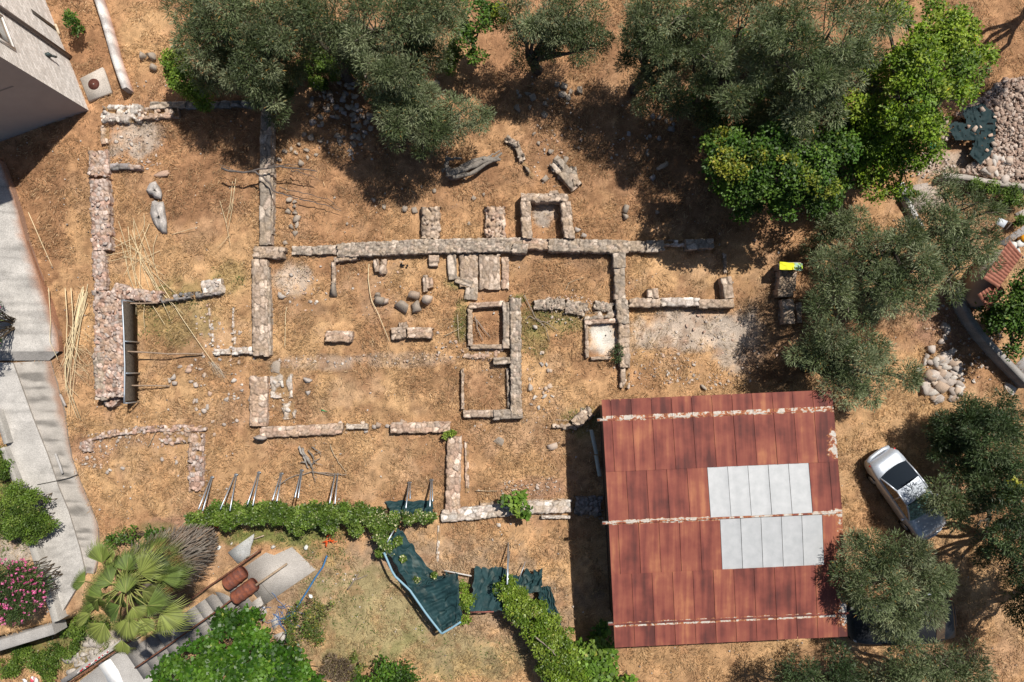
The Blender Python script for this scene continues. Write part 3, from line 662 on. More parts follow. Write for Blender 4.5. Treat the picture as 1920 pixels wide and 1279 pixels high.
def conc(px, py, x, y, u):
    st = fbm(x * .35, y * 5.5, 51, 4); b2 = fbm(x * 1.2, y * 1.2, 52, 4)
    c = np.array((.45, .425, .395)) * (1 - .26 * sstep(.50, .72, st))[..., None] * (.8 + .4 * b2)[..., None]
    return c * (1 - .3 * sstep(.2, 0, u)[..., None] * fbm(x * 2, y * 2, 53)[..., None])
def conc2(px, py, x, y, u):
    st = fbm(x * .5, y * 7, 54, 4); c = np.array((.41, .375, .335)) * (1 - .55 * sstep(.46, .7, st) * sstep(.95, .5, u))[..., None] * (.8 + .4 * fbm(x, y, 55))[..., None]
    e = (sstep(.72, 1, u + (fbm(x * .9, y * .9, 56) - .5) * .5) * .8)[..., None]
    return c * (1 - e) + np.array((.30, .16, .095)) * e
def conc3(px, py, x, y, u):
    c = conc(px, py, x, y, u); e = (sstep(.90, 1, u + (fbm(x * 2, y * 2, 57) - .5) * .12))[..., None]
    return c * (1 - e) + np.array((.32, .165, .10)) * e
strip('ramp', [(-90, 285), (-90, 480), (-85, 660)], [(0, 300), (26, 368), (50, 455), (75, 527), (95, 590), (108, 625), (111, 659)], .28, .5, conc3, sk=(.33, .205, .145))
strip('ramp', RAMP_L, RAMP_MID, .14, .4, conc)
strip('ramp', [(26, 680), (46, 738), (65, 790), (89, 850), (111, 915), (129, 958), (151, 1030), (161, 1074)], RAMP_R[:-2] + [(186, 1040), (176, 1076)], .07, .4, conc2)
# earth bank beside the upper ramp, stained red
mb = MB(); a = resample([(0, 300), (26, 368), (50, 455), (75, 527), (95, 590), (110, 640), (112, 659)], 30); b2 = resample([(4, 296), (31, 364), (57, 452), (82, 522), (106, 580), (120, 640), (120, 662)], 30)
g = np.stack([P3(a[:, 0], a[:, 1], .27), P3((a[:, 0] + b2[:, 0]) / 2, a[:, 1], .15), P3(b2[:, 0], b2[:, 1], -.05)], 1); mb.grid(g, (.30, .155, .095)); put('earth_bank', mb, M['ground'], kind='structure', origin=(0, 0, 0))
# sloping end of the upper ramp
mb = MB(); mb.add(np.array([*P3([-85, 11, 111], [660, 659, 659], .275), *P3([-85, 0, 92, 100], [680, 676, 676, 666], .12)]), [[0, 3, 4, 1], [1, 4, 5, 2], [2, 5, 6]], (.30, .28, .26)); put('ramp', mb, M['concrete'], kind='structure', origin=(0, 0, 0))
def curb(label, a, b2, wpx, h, z0=0.0, col=(.36, .34, .31), name='concrete_parapet', cat='parapet', group=None):
    p, q = P3(*a, h + z0), P3(*b2, h + z0); d = (q - p)[:2]; L = np.linalg.norm(d); d /= L; nn = np.array([-d[1], d[0]]) * wpx * S / 2
    mb = MB(); n = max(3, int(L / .3)); t = np.linspace(0, 1, n)[:, None]; c = p[:2] + (q - p)[:2] * t
    j = rng.normal(0, .008, (n, 1)); cv = .02
    rows = [np.c_[c + nn * (1 + j), np.full(n, z0 - .3)], np.c_[c + nn * (1 + j), np.full(n, z0 + h - cv)], np.c_[c + nn * (.9 + j), np.full(n, z0 + h)], np.c_[c - nn * (.9 + j), np.full(n, z0 + h)], np.c_[c - nn * (1 + j), np.full(n, z0 + h - cv)], np.c_[c - nn * (1 + j), np.full(n, z0 - .3)]]
    g = np.stack(rows, 1); mb.grid(g, np.array(col) * np.repeat(rng.uniform(.85, 1.12, (n, 1, 1)), 6, 1) * np.ones((1, 1, 3)))
    mb.add(g[0], [[0, 1, 2, 3, 4, 5]], col); mb.add(g[-1], [[5, 4, 3, 2, 1, 0]], col)
    return put(name, mb, M['concrete'], label, cat, group)
curb('short grey concrete parapet at the left picture edge above the green verge', (-8, 770), (11, 832), 9, .35, .1)
curb('long grey concrete parapet between the ramp and the round green bush', (3, 840), (34, 918), 9, .35, .1)
curb('grey concrete parapet along the lowest ramp section beside the pink oleander', (56, 1010), (78, 1085), 13, .4, .1)
curb('rounded grey concrete parapet end at the foot of the ramp', (84, 1098), (104, 1166), 13, .4, .1)
curb('long grey concrete retaining wall below the oleander at the lower left edge', (-60, 1229), (100, 1180), 19, .5, -1.2 + .95, (.36, .34, .32), 'retaining_wall', 'retaining wall')
mb = MB(); mb.prism([P(*q, -.4) for q in ((-60, 1222), (104, 1172), (104, 1184), (-60, 1236))], -1.6, -.3, (.26, .24, .22)); put('retaining_wall_foot', mb, M['concrete'], kind='structure')
mb = MB(); mb.tube(P3([104, 112, 117], [851, 872, 888], .2), .05, 6, (.42, .40, .38)); put('pipe', mb, M['concrete'], 'short pale pipe lying on the ramp beside the cross joint', 'pipe')
mb = MB(); mb.tube(P3([113, 118, 123], [740, 751, 761], .15), .05, 6, (.40, .36, .33)); put('pipe', mb, M['concrete'], 'short pale pipe lying where the ramp meets the reeds', 'pipe')
mb = MB(); mb.tube(P3([70, 100, 130, 147], [909, 903, 896, 889], .155), .018, 5, (.05, .045, .04)); put('joint_strip', mb, M['plain'], 'dark joint strip lying across the concrete ramp', 'joint strip')

# ================================================================== HOUSE, TOP LEFT
A = np.array(P(166, 207, 0)); E = np.array(P(85, 0, 0)); Sx = np.array(P(0, 265, 0))
dE = (E - A) / np.linalg.norm(E - A); dS = (Sx - A) / np.linalg.norm(Sx - A); LE, LS, HH = 9.0, 11.0, 8.6
house = empty('house', (*A, 0), 'tall grey house with stone clad side wall at the top left corner', 'house')
nE = np.array([-dE[1], dE[0]]); nE = nE if nE @ dS < 0 else -nE; nS = np.array([-dS[1], dS[0]]); nS = nS if nS @ dE < 0 else -nS
w3 = lambda p, z: np.r_[p, z]
mb = MB(); mb.add([w3(A, -.3), w3(A + dE * LE, -.3), w3(A + dE * LE, HH), w3(A, HH)], [[0, 1, 2, 3]], (.4, .38, .35)); mb.uv = np.array([[0, -.3], [LE, -.3], [LE, HH], [0, HH]])
put('stone_wall', mb, M['slips'], parent=house)
mb = MB(); B2 = A + dS * LS; Cc = A + dE * LE + dS * LS; D = A + dE * LE; gc = (.37, .325, .30)
mb.add([w3(A, -.3), w3(B2, -.3), w3(Cc, -.3), w3(D, -.3), w3(A, HH), w3(B2, HH), w3(Cc, HH), w3(D, HH)], [[0, 4, 5, 1], [1, 5, 6, 2], [2, 6, 7, 3]], gc)
put('plaster_wall', mb, M['plaster'], parent=house)
mb = MB(); ov = .35; q = [A - (dE + dS) * ov, D + (dE - dS) * ov, Cc + (dE + dS) * ov, B2 + (dS - dE) * ov]; mb.prism(q, HH, HH + .16, (.4, .2, .13))
mid = (A + D + Cc + B2) / 4; mb.add([*[w3(p, HH + .17) for p in q], w3(mid, HH + 1.4)], [[0, 1, 4], [1, 2, 4], [2, 3, 4], [3, 0, 4]], (.35, .14, .08)); put('roof', mb, M['tile'], parent=house)
def onE(u, z, out=0.0): return w3(A + dE * u + nE * out, z)
def wbox(mb, u0, u1, z0, z1, o0, o1, col):
    v = [onE(u, z, o) for u in (u0, u1) for z in (z0, z1) for o in (o0, o1)]
    mb.add(v, np.array([[0, 1, 3, 2], [4, 6, 7, 5], [0, 4, 5, 1], [2, 3, 7, 6], [0, 2, 6, 4], [1, 5, 7, 3]]), col)
TE = np.linalg.norm(E - A)
for (u0, u1, z0, z1) in ((.165 * TE, .40 * TE, 4.05, 5.5),):
    mb = MB(); wbox(mb, u0, u1, z0, z1, .003, .02, (.62, .56, .50)); wp = put('window', mb, M['plaster'], parent=house)
    mb = MB()
    for a in ((u0 - .1, u0, z0 - .08, z1 + .08), (u1, u1 + .1, z0 - .08, z1 + .08), (u0, u1, z0 - .08, z0), (u0, u1, z1, z1 + .08)): wbox(mb, *a, .0, .07, (.75, .72, .68))
    o = put('frame', mb, M['plain'], parent=house); o.parent = wp; o.location = (0, 0, 0)
    mb = MB(); wbox(mb, u0 + .12, u1 - .12, z0 + .15, z1 - .1, .021, .03, (.05, .05, .06)); o = put('pane', mb, M['glass'], parent=house); o.parent = wp; o.location = (0, 0, 0)
# drainpipe and slot window (dark panel painted as its recess shade, above a cream sill)
u = float((np.array(P(137, 104, 0)) - A) @ dE)
mb = MB(); mb.tube([onE(u, -.2, .10), onE(u, HH * .5, .10), onE(u, HH, .10)], .085, 10, (.16, .14, .13)); put('drainpipe', mb, M['plain'], parent=house, smooth=True)
u = float((np.array(P(99, 60, 0)) - A) @ dE)
mb = MB(); wbox(mb, u - .12, u + .12, .02, 1.55, .003, .012, (.045, .038, .032)); sw = put('slot_recess', mb, M['plain'], parent=house)
mb = MB(); wbox(mb, u - .22, u + .22, -.02, .10, .0, .09, (.62, .50, .36)); o = put('sill', mb, M['plaster'], parent=house); o.parent = sw; o.location = (0, 0, 0)
u = .326 * TE; mb = MB(); wbox(mb, u - .05, u + .05, 1.62, 1.85, .0, .16, (.05, .07, .07)); mb.tube([onE(u, 1.7, .1), onE(u, 1.45, .2)], .05, 8, (.06, .07, .07)); put('wall_lamp', mb, M['plain'], parent=house)
mb = MB()
for a in ((2.0, 2.03),): 
    v = [w3(A + dS * s_ + nS * .006, z) for s_, z in ((.9, 3.2), (.9, 3.28), (2.4, 3.28), (2.4, 3.2))]; mb.add(v, [[0, 1, 2, 3]], (.22, .20, .19))
put('plaster_seam', mb, M['plaster'], parent=house)
# drain cover slab
mb = MB(); mb.prism([P(*q, .14) for q in ((150, 147), (192, 126), (208, 172), (166, 189))], -.1, .14, (.46, .41, .36)); dc = put('drain_slab', mb, M['concrete'], 'square pale concrete slab holding a round rusty manhole lid beside the house', 'drain cover')
p = P3(176, 158, .14); mb = MB(); th = np.linspace(0, 2 * math.pi, 25)[:-1]; mb.prism(np.c_[p[0] + .24 * np.cos(th), p[1] + .24 * np.sin(th)], .13, .155, (.10, .04, .03)); mb.box((p[0], p[1], .16), (.05, .05, .03), (.4, .33, .28))
o = put('lid', mb, M['bark'], origin=p); o.parent = dc; o.location = p - np.array(dc.location)
# white topped garden wall
mb = MB(); wp_ = resample([(168, -40), (185, 10), (200, 60), (212, 105), (222, 135), (233, 165)], 26); w = 9 * S
pts = np.stack(P(wp_[:, 0], wp_[:, 1], .55), -1); d = np.gradient(pts, axis=0); d /= np.linalg.norm(d, axis=1, keepdims=True); nn = np.c_[-d[:, 1], d[:, 0]] * w
tc_ = np.where(rng.random((26, 1)) < .45, (.62, .60, .57), (.42, .39, .37)) * np.ones((26, 3))
g = np.stack([np.c_[pts + nn * .5, np.full(26, -.1)], np.c_[pts + nn * .5, np.full(26, .55)], np.c_[pts - nn * .5, np.full(26, .55)], np.c_[pts - nn * .53, np.full(26, -.1)]], 1)
mb.grid(g, np.stack([tc_ * np.array((.9, .55, .42)), tc_, tc_, tc_ * np.array((.8, .6, .5))], 1)); mb.add(g[-1], [[3, 2, 1, 0]], (.34, .31, .29)); put('garden_wall', mb, M['concrete'], 'narrow concrete garden wall with flaking white top beside the drain slab', 'garden wall')

# ================================================================== RUINED WALLS
wall('west wall of pinkish rubble running down beside the fallen reeds', [([(183, 282), (183, 330)], 38, .25), ([(184, 335), (186, 400), (189, 470)], 36, .5), ([(182, 470), (187, 545)], 24, .3)], 'red', .19, boxy=.5)
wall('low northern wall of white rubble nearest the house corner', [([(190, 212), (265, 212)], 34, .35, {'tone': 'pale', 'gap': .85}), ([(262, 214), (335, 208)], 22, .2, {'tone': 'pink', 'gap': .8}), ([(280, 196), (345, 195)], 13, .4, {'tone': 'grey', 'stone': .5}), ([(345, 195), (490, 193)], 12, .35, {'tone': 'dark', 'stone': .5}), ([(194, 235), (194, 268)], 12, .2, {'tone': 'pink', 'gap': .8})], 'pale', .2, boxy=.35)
wall('thick leaning wall of red rubble held by the steel shoring rail', [([(200, 545), (203, 640), (206, 745)], 54, .95, {'tone': 'red', 'rough': .06}), ([(183, 660), (187, 750)], 20, .98, {'tone': 'grey', 'stone': .26}), ([(205, 745), (215, 758)], 30, .5, {'rough': .1})], 'red', .17, boxy=.4)
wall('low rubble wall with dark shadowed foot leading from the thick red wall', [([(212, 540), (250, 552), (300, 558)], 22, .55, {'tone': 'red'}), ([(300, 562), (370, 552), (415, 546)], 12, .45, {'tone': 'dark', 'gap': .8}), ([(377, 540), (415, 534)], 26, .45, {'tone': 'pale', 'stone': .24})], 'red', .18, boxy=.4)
wall('long smooth topped grey wall under the olive branches in the north west', [([(499, 190), (498, 250), (496, 320), (497, 390), (496, 458)], 22, .75, {'stone': .34, 'boxy': .8, 'rough': .02}), ([(509, 230), (508, 330), (507, 440)], 7, .55)], 'grey', .2)
wall('stub of grey wall forming the corner where two ruined rooms meet', [([(474, 473), (532, 473)], 22, .6)], 'warm', .2)
wall('long main cross wall of grey mortared stone', [([(548, 470), (600, 469), (650, 467)], 17, .2), ([(632, 469), (720, 465), (800, 461), (880, 460), (985, 458)], 27, .6, {'stone': .11}), ([(625, 487), (670, 482)], 9, .3, {'tone': 'warm'}), ([(960, 466), (988, 466)], 18, .8), ([(980, 456), (1036, 458)], 21, .6, {'tone': 'pink'}), ([(1028, 459), (1090, 460), (1178, 462)], 25, .7), ([(1174, 462), (1216, 462)], 20, .5), ([(1212, 461), (1244, 460)], 22, .65, {'stone': .4}), ([(1238, 455), (1290, 456)], 12, .35, {'tone': 'pale', 'gap': .8}), ([(1285, 458), (1337, 456)], 20, .65, {'stone': .38})], 'grey', .15, boxy=.7)
wall('tall north south wall of squared pinkish blocks in the west room', [([(485, 486), (486, 570), (487, 668)], 29, .55, {'stone': .24, 'boxy': .72}), ([(500, 500), (503, 590), (503, 668)], 8, .3, {'tone': 'grey'})], 'warm', .2)
wall('low crumbled wall of pale stones south of the squared block wall', [([(484, 706), (483, 800)], 33, .28, {'stone': .24})], 'pink', .2, boxy=.55)
wall('patch of pale paving stones beside the crumbled wall', [([(525, 690), (528, 745)], 40, .1, {'gap': .55, 'stone': .3}), ([(540, 755), (542, 785)], 22, .12, {'gap': .75})], 'pale', .22, boxy=.5, core=False, cat='paving')
wall('south wall of pinkish stone with a rounded white end stone', [([(487, 811), (560, 808), (642, 804)], 20, .4), ([(648, 800), (688, 800)], 10, .25, {'tone': 'pale', 'stone': .3})], 'pink', .2, boxy=.7)
wall('short straight pink stone wall in line with the south wall', [([(731, 803), (845, 801)], 20, .45)], 'pink', .19, boxy=.72)
wall('north south wall of pale stone ending beside the flowering vine', [([(852, 818), (850, 890), (848, 962)], 27, .45), ([(874, 828), (876, 925)], 7, .12, {'gap': .8})], 'pink', .2)
wall('low wall of pale slabs above the open dry yard', [([(828, 968), (900, 962), (975, 953), (1072, 950)], 24, .4, {'tone': 'pale', 'stone': .25}), ([(900, 944), (1070, 940)], 9, .15, {'gap': .7, 'tone': 'warm'}), ([(1015, 970), (1068, 970)], 6, .2)], 'pale', .2)
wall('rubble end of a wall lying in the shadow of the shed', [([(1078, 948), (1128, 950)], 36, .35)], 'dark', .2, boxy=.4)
wall('square chamber of grey masonry built against the central spine wall', [([(966, 558), (967, 640), (968, 780)], 21, .7, {'stone': .13}), ([(949, 566), (949, 652)], 13, .6, {'stone': .3, 'boxy': .85}), ([(880, 573), (945, 569)], 11, .5, {'tone': 'pink', 'stone': .3}), ([(881, 580), (881, 648)], 9, .4, {'tone': 'warm'}), ([(884, 650), (945, 650)], 9, .3, {'tone': 'warm', 'stone': .3}), ([(924, 677), (958, 676)], 13, .65, {'stone': .35}), ([(867, 690), (867, 768)], 5, .3, {'tone': 'warm'}), ([(868, 776), (925, 776)], 14, .5, {'tone': 'warm', 'stone': .22}), ([(925, 778), (979, 776)], 19, .65, {'stone': .3}), ([(952, 690), (954, 765)], 5, .35)], 'grey', .15)
wall('small square box of stone walls projecting north of the main cross wall', [([(976, 370), (1066, 370)], 16, .9), ([(985, 378), (988, 446)], 19, .9), ([(1060, 378), (1068, 446)], 20, .9), ([(1030, 362), (1045, 360)], 8, .95)], 'warm', .15)
wall('north south wall of narrow grey slabs reaching down to the rubble end', [([(1162, 470), (1162, 500)], 24, .7, {'stone': .3}), ([(1162, 500), (1163, 560)], 21, .6, {'stone': .3}), ([(1165, 560), (1170, 605)], 23, .6), ([(1170, 605), (1172, 690)], 20, .5, {'tone': 'warm'}), ([(1172, 690), (1172, 728)], 18, .25, {'tone': 'warm', 'gap': .7})], 'grey', .16)
wall('east room wall with an upright return at its far end', [([(1180, 568), (1240, 567)], 17, .7), ([(1240, 566), (1310, 566)], 17, .65, {'tone': 'pale', 'stone': .24}), ([(1310, 569), (1376, 569)], 17, .7, {'stone': .35}), ([(1362, 518), (1368, 558)], 20, .7, {'stone': .3}), ([(1225, 540), (1226, 558)], 20, .7, {'stone': .3}), ([(1359, 475), (1361, 512)], 6, .12)], 'warm', .17)
wall('low border of pale blocks round the white plaster floor', [([(1098, 604), (1160, 601)], 9, .25, {'stone': .26, 'tone': 'pink'}), ([(1100, 610), (1101, 672)], 7, .25), ([(1107, 672), (1145, 671)], 6, .2), ([(1095, 594), (1158, 588)], 14, .2, {'tone': 'grey', 'gap': .85})], 'warm', .15)
wall('band of knee high rubble crossing the eastern weeds', [([(1002, 572), (1060, 570)], 20, .22), ([(1060, 575), (1100, 580)], 26, .2), ([(1115, 572), (1150, 578)], 18, .2)], 'grey', .12, boxy=.4, rough=.05)
wall('stub of roughly stacked stones standing alone in the dry grass', [([(807, 388), (807, 448)], 36, .5)], 'warm', .2, boxy=.4, rough=.07)
wall('stub of mortared rubble with round grey cobbles set in it', [([(928, 388), (929, 446)], 38, .4)], 'pink', .16, boxy=.4, rough=.07)
wall('leaning stack of long grey slabs north of the stone box', [([(1040, 300), (1082, 350)], 26, .45, {'stone': .34}), ([(1075, 312), (1080, 348)], 12, .3)], 'grey', .2, boxy=.6, rough=.08)
wall('curved line of tumbled grey stones below the olive branch', [([(948, 258), (968, 270), (980, 300)], 13, .35), ([(980, 300), (1000, 330)], 9, .2, {'gap': .6})], 'grey', .22, boxy=.4, rough=.08)
wall('low brick block wall bounding the pale plaster room', [([(206, 312), (242, 311)], 12, .35, {'tone': 'dark', 'stone': .3}), ([(240, 312), (262, 313)], 9, .25, {'tone': 'red'})], 'dark', .2)
wall('square lone pier of pale bricks', [([(609, 631), (659, 631)], 21, .5)], 'pink', .16, boxy=.8)
wall('second lone pier of pink bricks beside loose rubble', [([(763, 624), (810, 624)], 20, .55)], 'pink', .16, boxy=.8)
wall('heap of rubble against the pink brick pier', [([(734, 626), (760, 624)], 22, .25), ([(748, 612), (762, 610)], 14, .2)], 'warm', .2, boxy=.4, rough=.06)
wall('short row of squared blocks leading to a big rounded stone', [([(803, 488), (822, 488)], 21, .35, {'stone': .4}), ([(797, 515), (797, 545)], 9, .4), ([(804, 520), (806, 538)], 14, .4, {'tone': 'pink', 'stone': .3})], 'warm', .24)
wall('short stub of pale stones below the main cross wall', [([(705, 485), (706, 508)], 10, .3, {'stone': .3}), ([(720, 485), (718, 512)], 12, .35, {'stone': .3})], 'warm', .25, boxy=.45)
wall('thin line of edging stones ending in a rounded grey stone', [([(625, 490), (625, 530)], 8, .25, {'stone': .2})], 'warm', .2, boxy=.5)
wall('low red rubble footing outlining the south west room', [([(165, 822), (215, 812), (290, 804), (385, 803)], 12, .12, {'gap': .85}), ([(160, 828), (160, 846)], 22, .15), ([(367, 812), (366, 920)], 28, .18, {'gap': .9, 'stone': .2}), ([(300, 822), (360, 820)], 22, .1, {'gap': .5})], 'red', .16, boxy=.35, rough=.05)
wall('row of small pale blocks closing the west room', [([(400, 660), (430, 659)], 12, .15), ([(435, 658), (474, 657)], 14, .25)], 'pale', .22, boxy=.45, cat='stone row')
wall('faint edging of small stones inside the west room', [([(392, 570), (398, 650)], 6, .08, {'gap': .6}), ([(438, 575), (438, 650)], 6, .1, {'gap': .7})], 'pale', .16, boxy=.4, core=False, cat='stone edging')
wall('loose spread of stones between the chambers', [([(868, 662), (945, 664)], 20, .1, {'gap': .7})], 'pink', .16, boxy=.35, core=False, cat='stone spread')
wall('grey rubble heap in the green weeds by the shed corner', [([(1078, 796), (1108, 770)], 22, .22), ([(1035, 795), (1085, 798)], 16, .18, {'gap': .7})], 'warm', .18, boxy=.35, core=False, rough=.06)
wall('broken chalk edging along the dry yard', [([(823, 985), (820, 1055)], 5, .06, {'gap': .8})], 'pale', .16, core=False, cat='stone edging')
wall('dark upright blocks below the yellow cloth', [([(1478, 508), (1476, 543)], 32, .75, {'stone': .26}), ([(1458, 549), (1486, 549)], 14, .8, {'stone': .34}), ([(1478, 560), (1480, 606)], 22, .7, {'stone': .32}), ([(1498, 566), (1500, 604)], 10, .5)], 'warm', .26, boxy=.65)
# paved floor
wall('patch of laid brick and slab paving below the main cross wall', [([(847, 474), (849, 522)], 17, .2, {'tone': 'grey', 'stone': .5}), ([(879, 476), (879, 538)], 35, .15, {'stone': .2}), ([(918, 477), (918, 541)], 39, .2, {'stone': .18}), ([(947, 481), (948, 541)], 14, .12, {'tone': 'pink'}), ([(885, 538), (882, 560)], 24, .13, {'tone': 'grey'}), ([(855, 524), (885, 532)], 12, .18, {'tone': 'grey', 'stone': .4})], 'warm', .2, 'brick_paving', 'paving', None, boxy=.8, rough=.012)

# ================================================================== LOOSE STONES
BIG = [(288, 358, 0, 26, 1.1, 'pale', .3, 'pale pointed boulder above the long boulder in the reed room'), (296, 407, 0, 30, 1.4, 'pale', .35, 'long pale boulder standing below the pointed one in the reed room'),
       (754, 572, 25, 19, .6, 'grey', .35, 'largest rounded grey boulder among the loose blocks in the central room'), (779, 576, 18, 16, 1.2, 'grey', .3, 'egg shaped grey boulder beside the largest rounded one'), (774, 552, 20, 14, .2, 'warm', .3, 'squared block just above the egg shaped boulder'),
       (709, 563, 18, 13, .1, 'grey', .3, 'squared grey block beside a small pink brick'), (722, 565, 10, 11, 0, 'pink', .25, 'small pink brick touching the squared grey block'), (707, 552, 11, 8, 0, 'grey', .2, 'flat grey stone above the squared grey block'), (802, 560, 24, 19, 0, 'warm', .4, 'big rounded stone ending the row of squared blocks'),
       (623, 543, 11, 22, 0, 'grey', .35, 'upright rounded grey stone ending the edging line'), (525, 556, 13, 10, .6, 'pale', .12, 'white triangular stone on the pale plaster patch'), (713, 505, 17, 20, .4, 'warm', .35, 'lumpy stone hanging below the short stub wall'),
       (515, 687, 20, 24, .2, 'grey', .12, 'wide flat grey stone above the crumbled wall'), (513, 717, 12, 9, .3, 'pale', .15, 'bright white stone on the crumbled paving'), (575, 714, 13, 9, .4, 'pale', .14, 'lone white stone in the south room grass'), (577, 738, 7, 9, 0, 'pale', .1, 'small pale stone below the lone white stone'),
       (490, 821, 20, 9, .1, 'pale', .4, 'rounded white stone at the south wall corner'), (1035, 838, 17, 11, -.3, 'pink', .15, 'oval pink stone left of the shed shadow'), (936, 826, 17, 14, .5, 'grey', .06, 'flat grey flagstone right of the pale north south wall'), (934, 985, 9, 9, 0, 'pale', .06, 'round white disc stone in the dry yard'),
       (1173, 391, 11, 14, .3, 'grey', .2, 'upper stone of the pair north of the main wall'), (1174, 406, 14, 11, .1, 'grey', .2, 'lower stone of the pair north of the main wall'), (1233, 397, 10, 7, .1, 'grey', .15, 'single grey stone right of the stone pair'), (1241, 312, 26, 8, -.55, 'warm', .12, 'long pale plank shaped stone in the olive shade'),
       (1082, 432, 10, 9, .4, 'pale', .12, 'yellowish flat stone beside the stone box'), (1095, 441, 9, 8, .3, 'pale', .12, 'small square stone just below the yellowish flat one'), (1003, 612, 9, 9, 0, 'pale', .15, 'white round stone beside the dead branch in the weeds'), (950, 622, 7, 13, -.2, 'pale', .2, 'white upright stone inside the square chamber'),
       (264, 104, 12, 14, .4, 'grey', .25, 'left one of three grey stones in the grass by the garden wall'), (284, 104, 11, 13, -.3, 'grey', .25, 'right one of three grey stones in the grass by the garden wall'), (284, 124, 14, 11, .2, 'grey', .22, 'lowest of three grey stones in the grass by the garden wall'), (300, 326, 30, 12, -.1, 'pink', .15, 'flat pink slab just above the pointed boulder'),
       (816, 158, 15, 13, .2, 'grey', .25, 'grey stone half under the dark shrub'), (1320, 726, 13, 6, .6, 'grey', .1, 'dark flat stone above the shed roof'), (1744, 1000, 0, 0, 0, '', 0, '')]
for (a, b2, sx, sy, rz, tone, hg, lb) in BIG:
    if sx: stone_at(a, b2, sx * 1.05, sy * 1.05, rz, tone, hg, lb)
for lb, out in (('long pale boulder standing below the pointed one in the reed room', [(285, 379), (290, 376), (297, 378), (306, 379), (309, 388), (310, 400), (313, 418), (313, 436), (308, 439), (304, 437), (300, 432), (295, 428), (289, 420), (284, 410), (282, 400), (283, 390)]), ('pale pointed boulder above the long boulder in the reed room', [(274, 357), (277, 349), (281, 344), (286, 341), (292, 340), (295, 346), (299, 351), (302, 357), (304, 364), (303, 374), (297, 373), (290, 371), (285, 366), (278, 363)])):
    mb = MB(); c = np.mean(np.array(out, float), 0); n = len(out); rings = []
    for f_, z_ in ((1.03, -.05), (1.0, .10), (.86, .25), (.62, .33), (.34, .36), (.10, .37)):
        q = c + (np.array(out, float) - c) * f_ * (1 + rng.normal(0, .03, (n, 1))); zz = z_ + (rng.normal(0, .035, n) if z_ > .1 else 0); rings.append(P3(q[:, 0], q[:, 1], zz))
    g = np.stack(rings, 0); g = np.concatenate([g, g[:, :1]], 1); cc = (np.array((.47, .43, .40)) * rng.uniform(.62, 1.15, (6, n, 1))); cc = np.concatenate([cc, cc[:, :1]], 1); mb.grid(g, cc); k0 = mb.n - (n + 1); mb.ng.append([k0 + i_ for i_ in range(n)])
    put('boulder', mb, M['stone'], lb, 'stone')
def cluster(pts, size, tone, label, group, **k):
    for (a, b2) in pts: stone_at(a, b2, size * rng.uniform(.7, 1.4), tone=tone if isinstance(tone, str) else tone[int(rng.integers(0, len(tone)))], label=label, group=group, **k)
def ell(cx, cy, rx, ry, n, ang=0.0):
    th = rng.uniform(0, 6.283, n); r = rng.uniform(0, 1, n) ** .55; a, b2 = rx * r * np.cos(th), ry * r * np.sin(th)
    return np.c_[cx + a * math.cos(ang) - b2 * math.sin(ang), cy + a * math.sin(ang) + b2 * math.cos(ang)]
cluster(np.r_[ell(625, 200, 45, 75, 42), ell(668, 200, 30, 100, 46)], 10, ('grey', 'grey', 'dark'), 'grey stone in the scree under the olive trees', 'scree under the olives')
cluster([(540, 375), (551, 378), (552, 388), (540, 396), (553, 398), (556, 410), (546, 424), (556, 422), (553, 436), (533, 455)], 11, 'grey', 'grey stone in the short line right of the smooth topped wall', 'line of grey stones')
cluster([(571, 253), (582, 258), (534, 284), (545, 280), (554, 287), (575, 282), (577, 296), (593, 290), (563, 305), (523, 300), (560, 270), (600, 265)], 10, 'grey', 'small grey stone in the grass right of the smooth topped wall', 'stones right of the smooth wall')
cluster([(971, 172), (975, 180), (990, 176), (1000, 182), (1022, 193), (970, 203), (994, 202), (1021, 216), (1045, 157), (1052, 176), (1066, 183), (1086, 168), (1058, 160), (1070, 172), (1000, 250), (1010, 268), (1032, 285), (1045, 300), (1038, 318), (1022, 335), (1060, 300), (1070, 322), (1050, 330)], 12, 'grey', 'grey stone in the scatter between the olive trees and stone box', 'stones north of the stone box')
cluster(ell(400, 740, 90, 80, 40), 8, ('pale', 'pink', 'pale'), 'small pale stone scattered in the south west grass', 'pale stones in the south west')
cluster(ell(250, 860, 90, 60, 16), 7, ('pale', 'pink'), 'small pale stone inside the red footing room', 'stones in the red footing room')
cluster(ell(700, 800, 80, 12, 12), 9, ('pale', 'warm'), 'pale stone lying beside the south wall gap', 'stones by the south wall gap')
cluster(ell(1010, 710, 26, 60, 14), 9, ('warm', 'pale'), 'pale stone in the grass right of the spine wall', 'stones right of the spine wall')
cluster(ell(1240, 300, 70, 110, 14), 9, ('grey', 'dark'), 'grey stone in the deep shade of the eastern trees', 'stones in the eastern shade')
cluster([(790, 350), (760, 390), (815, 358), (830, 320), (700, 375), (720, 388), (650, 420), (888, 372), (907, 365), (880, 420), (776, 395)], 8, 'grey', 'small grey stone in the grass above the main cross wall', 'stones above the main wall')
wp_l = 'squared pale block in the white stone heap above the car'
cluster(ell(1770, 712, 40, 42, 64, .2), 15, ('pale', 'pale', 'warm'), wp_l, 'white stone heap')
cluster([(1770, 610), (1776, 620), (1766, 640), (1772, 632), (1738, 668), (1768, 662), (1783, 658), (1736, 680), (1744, 680), (1796, 678), (1780, 672), (1723, 695), (1766, 678), (1748, 655)], 16, 'pale', 'pale block strewn above the white stone heap', 'blocks strewn above the white heap')
stone_at(1893, 728, 24, 18, .6, 'pale', .06, 'flat cream slab with a notch right of the white stone heap')

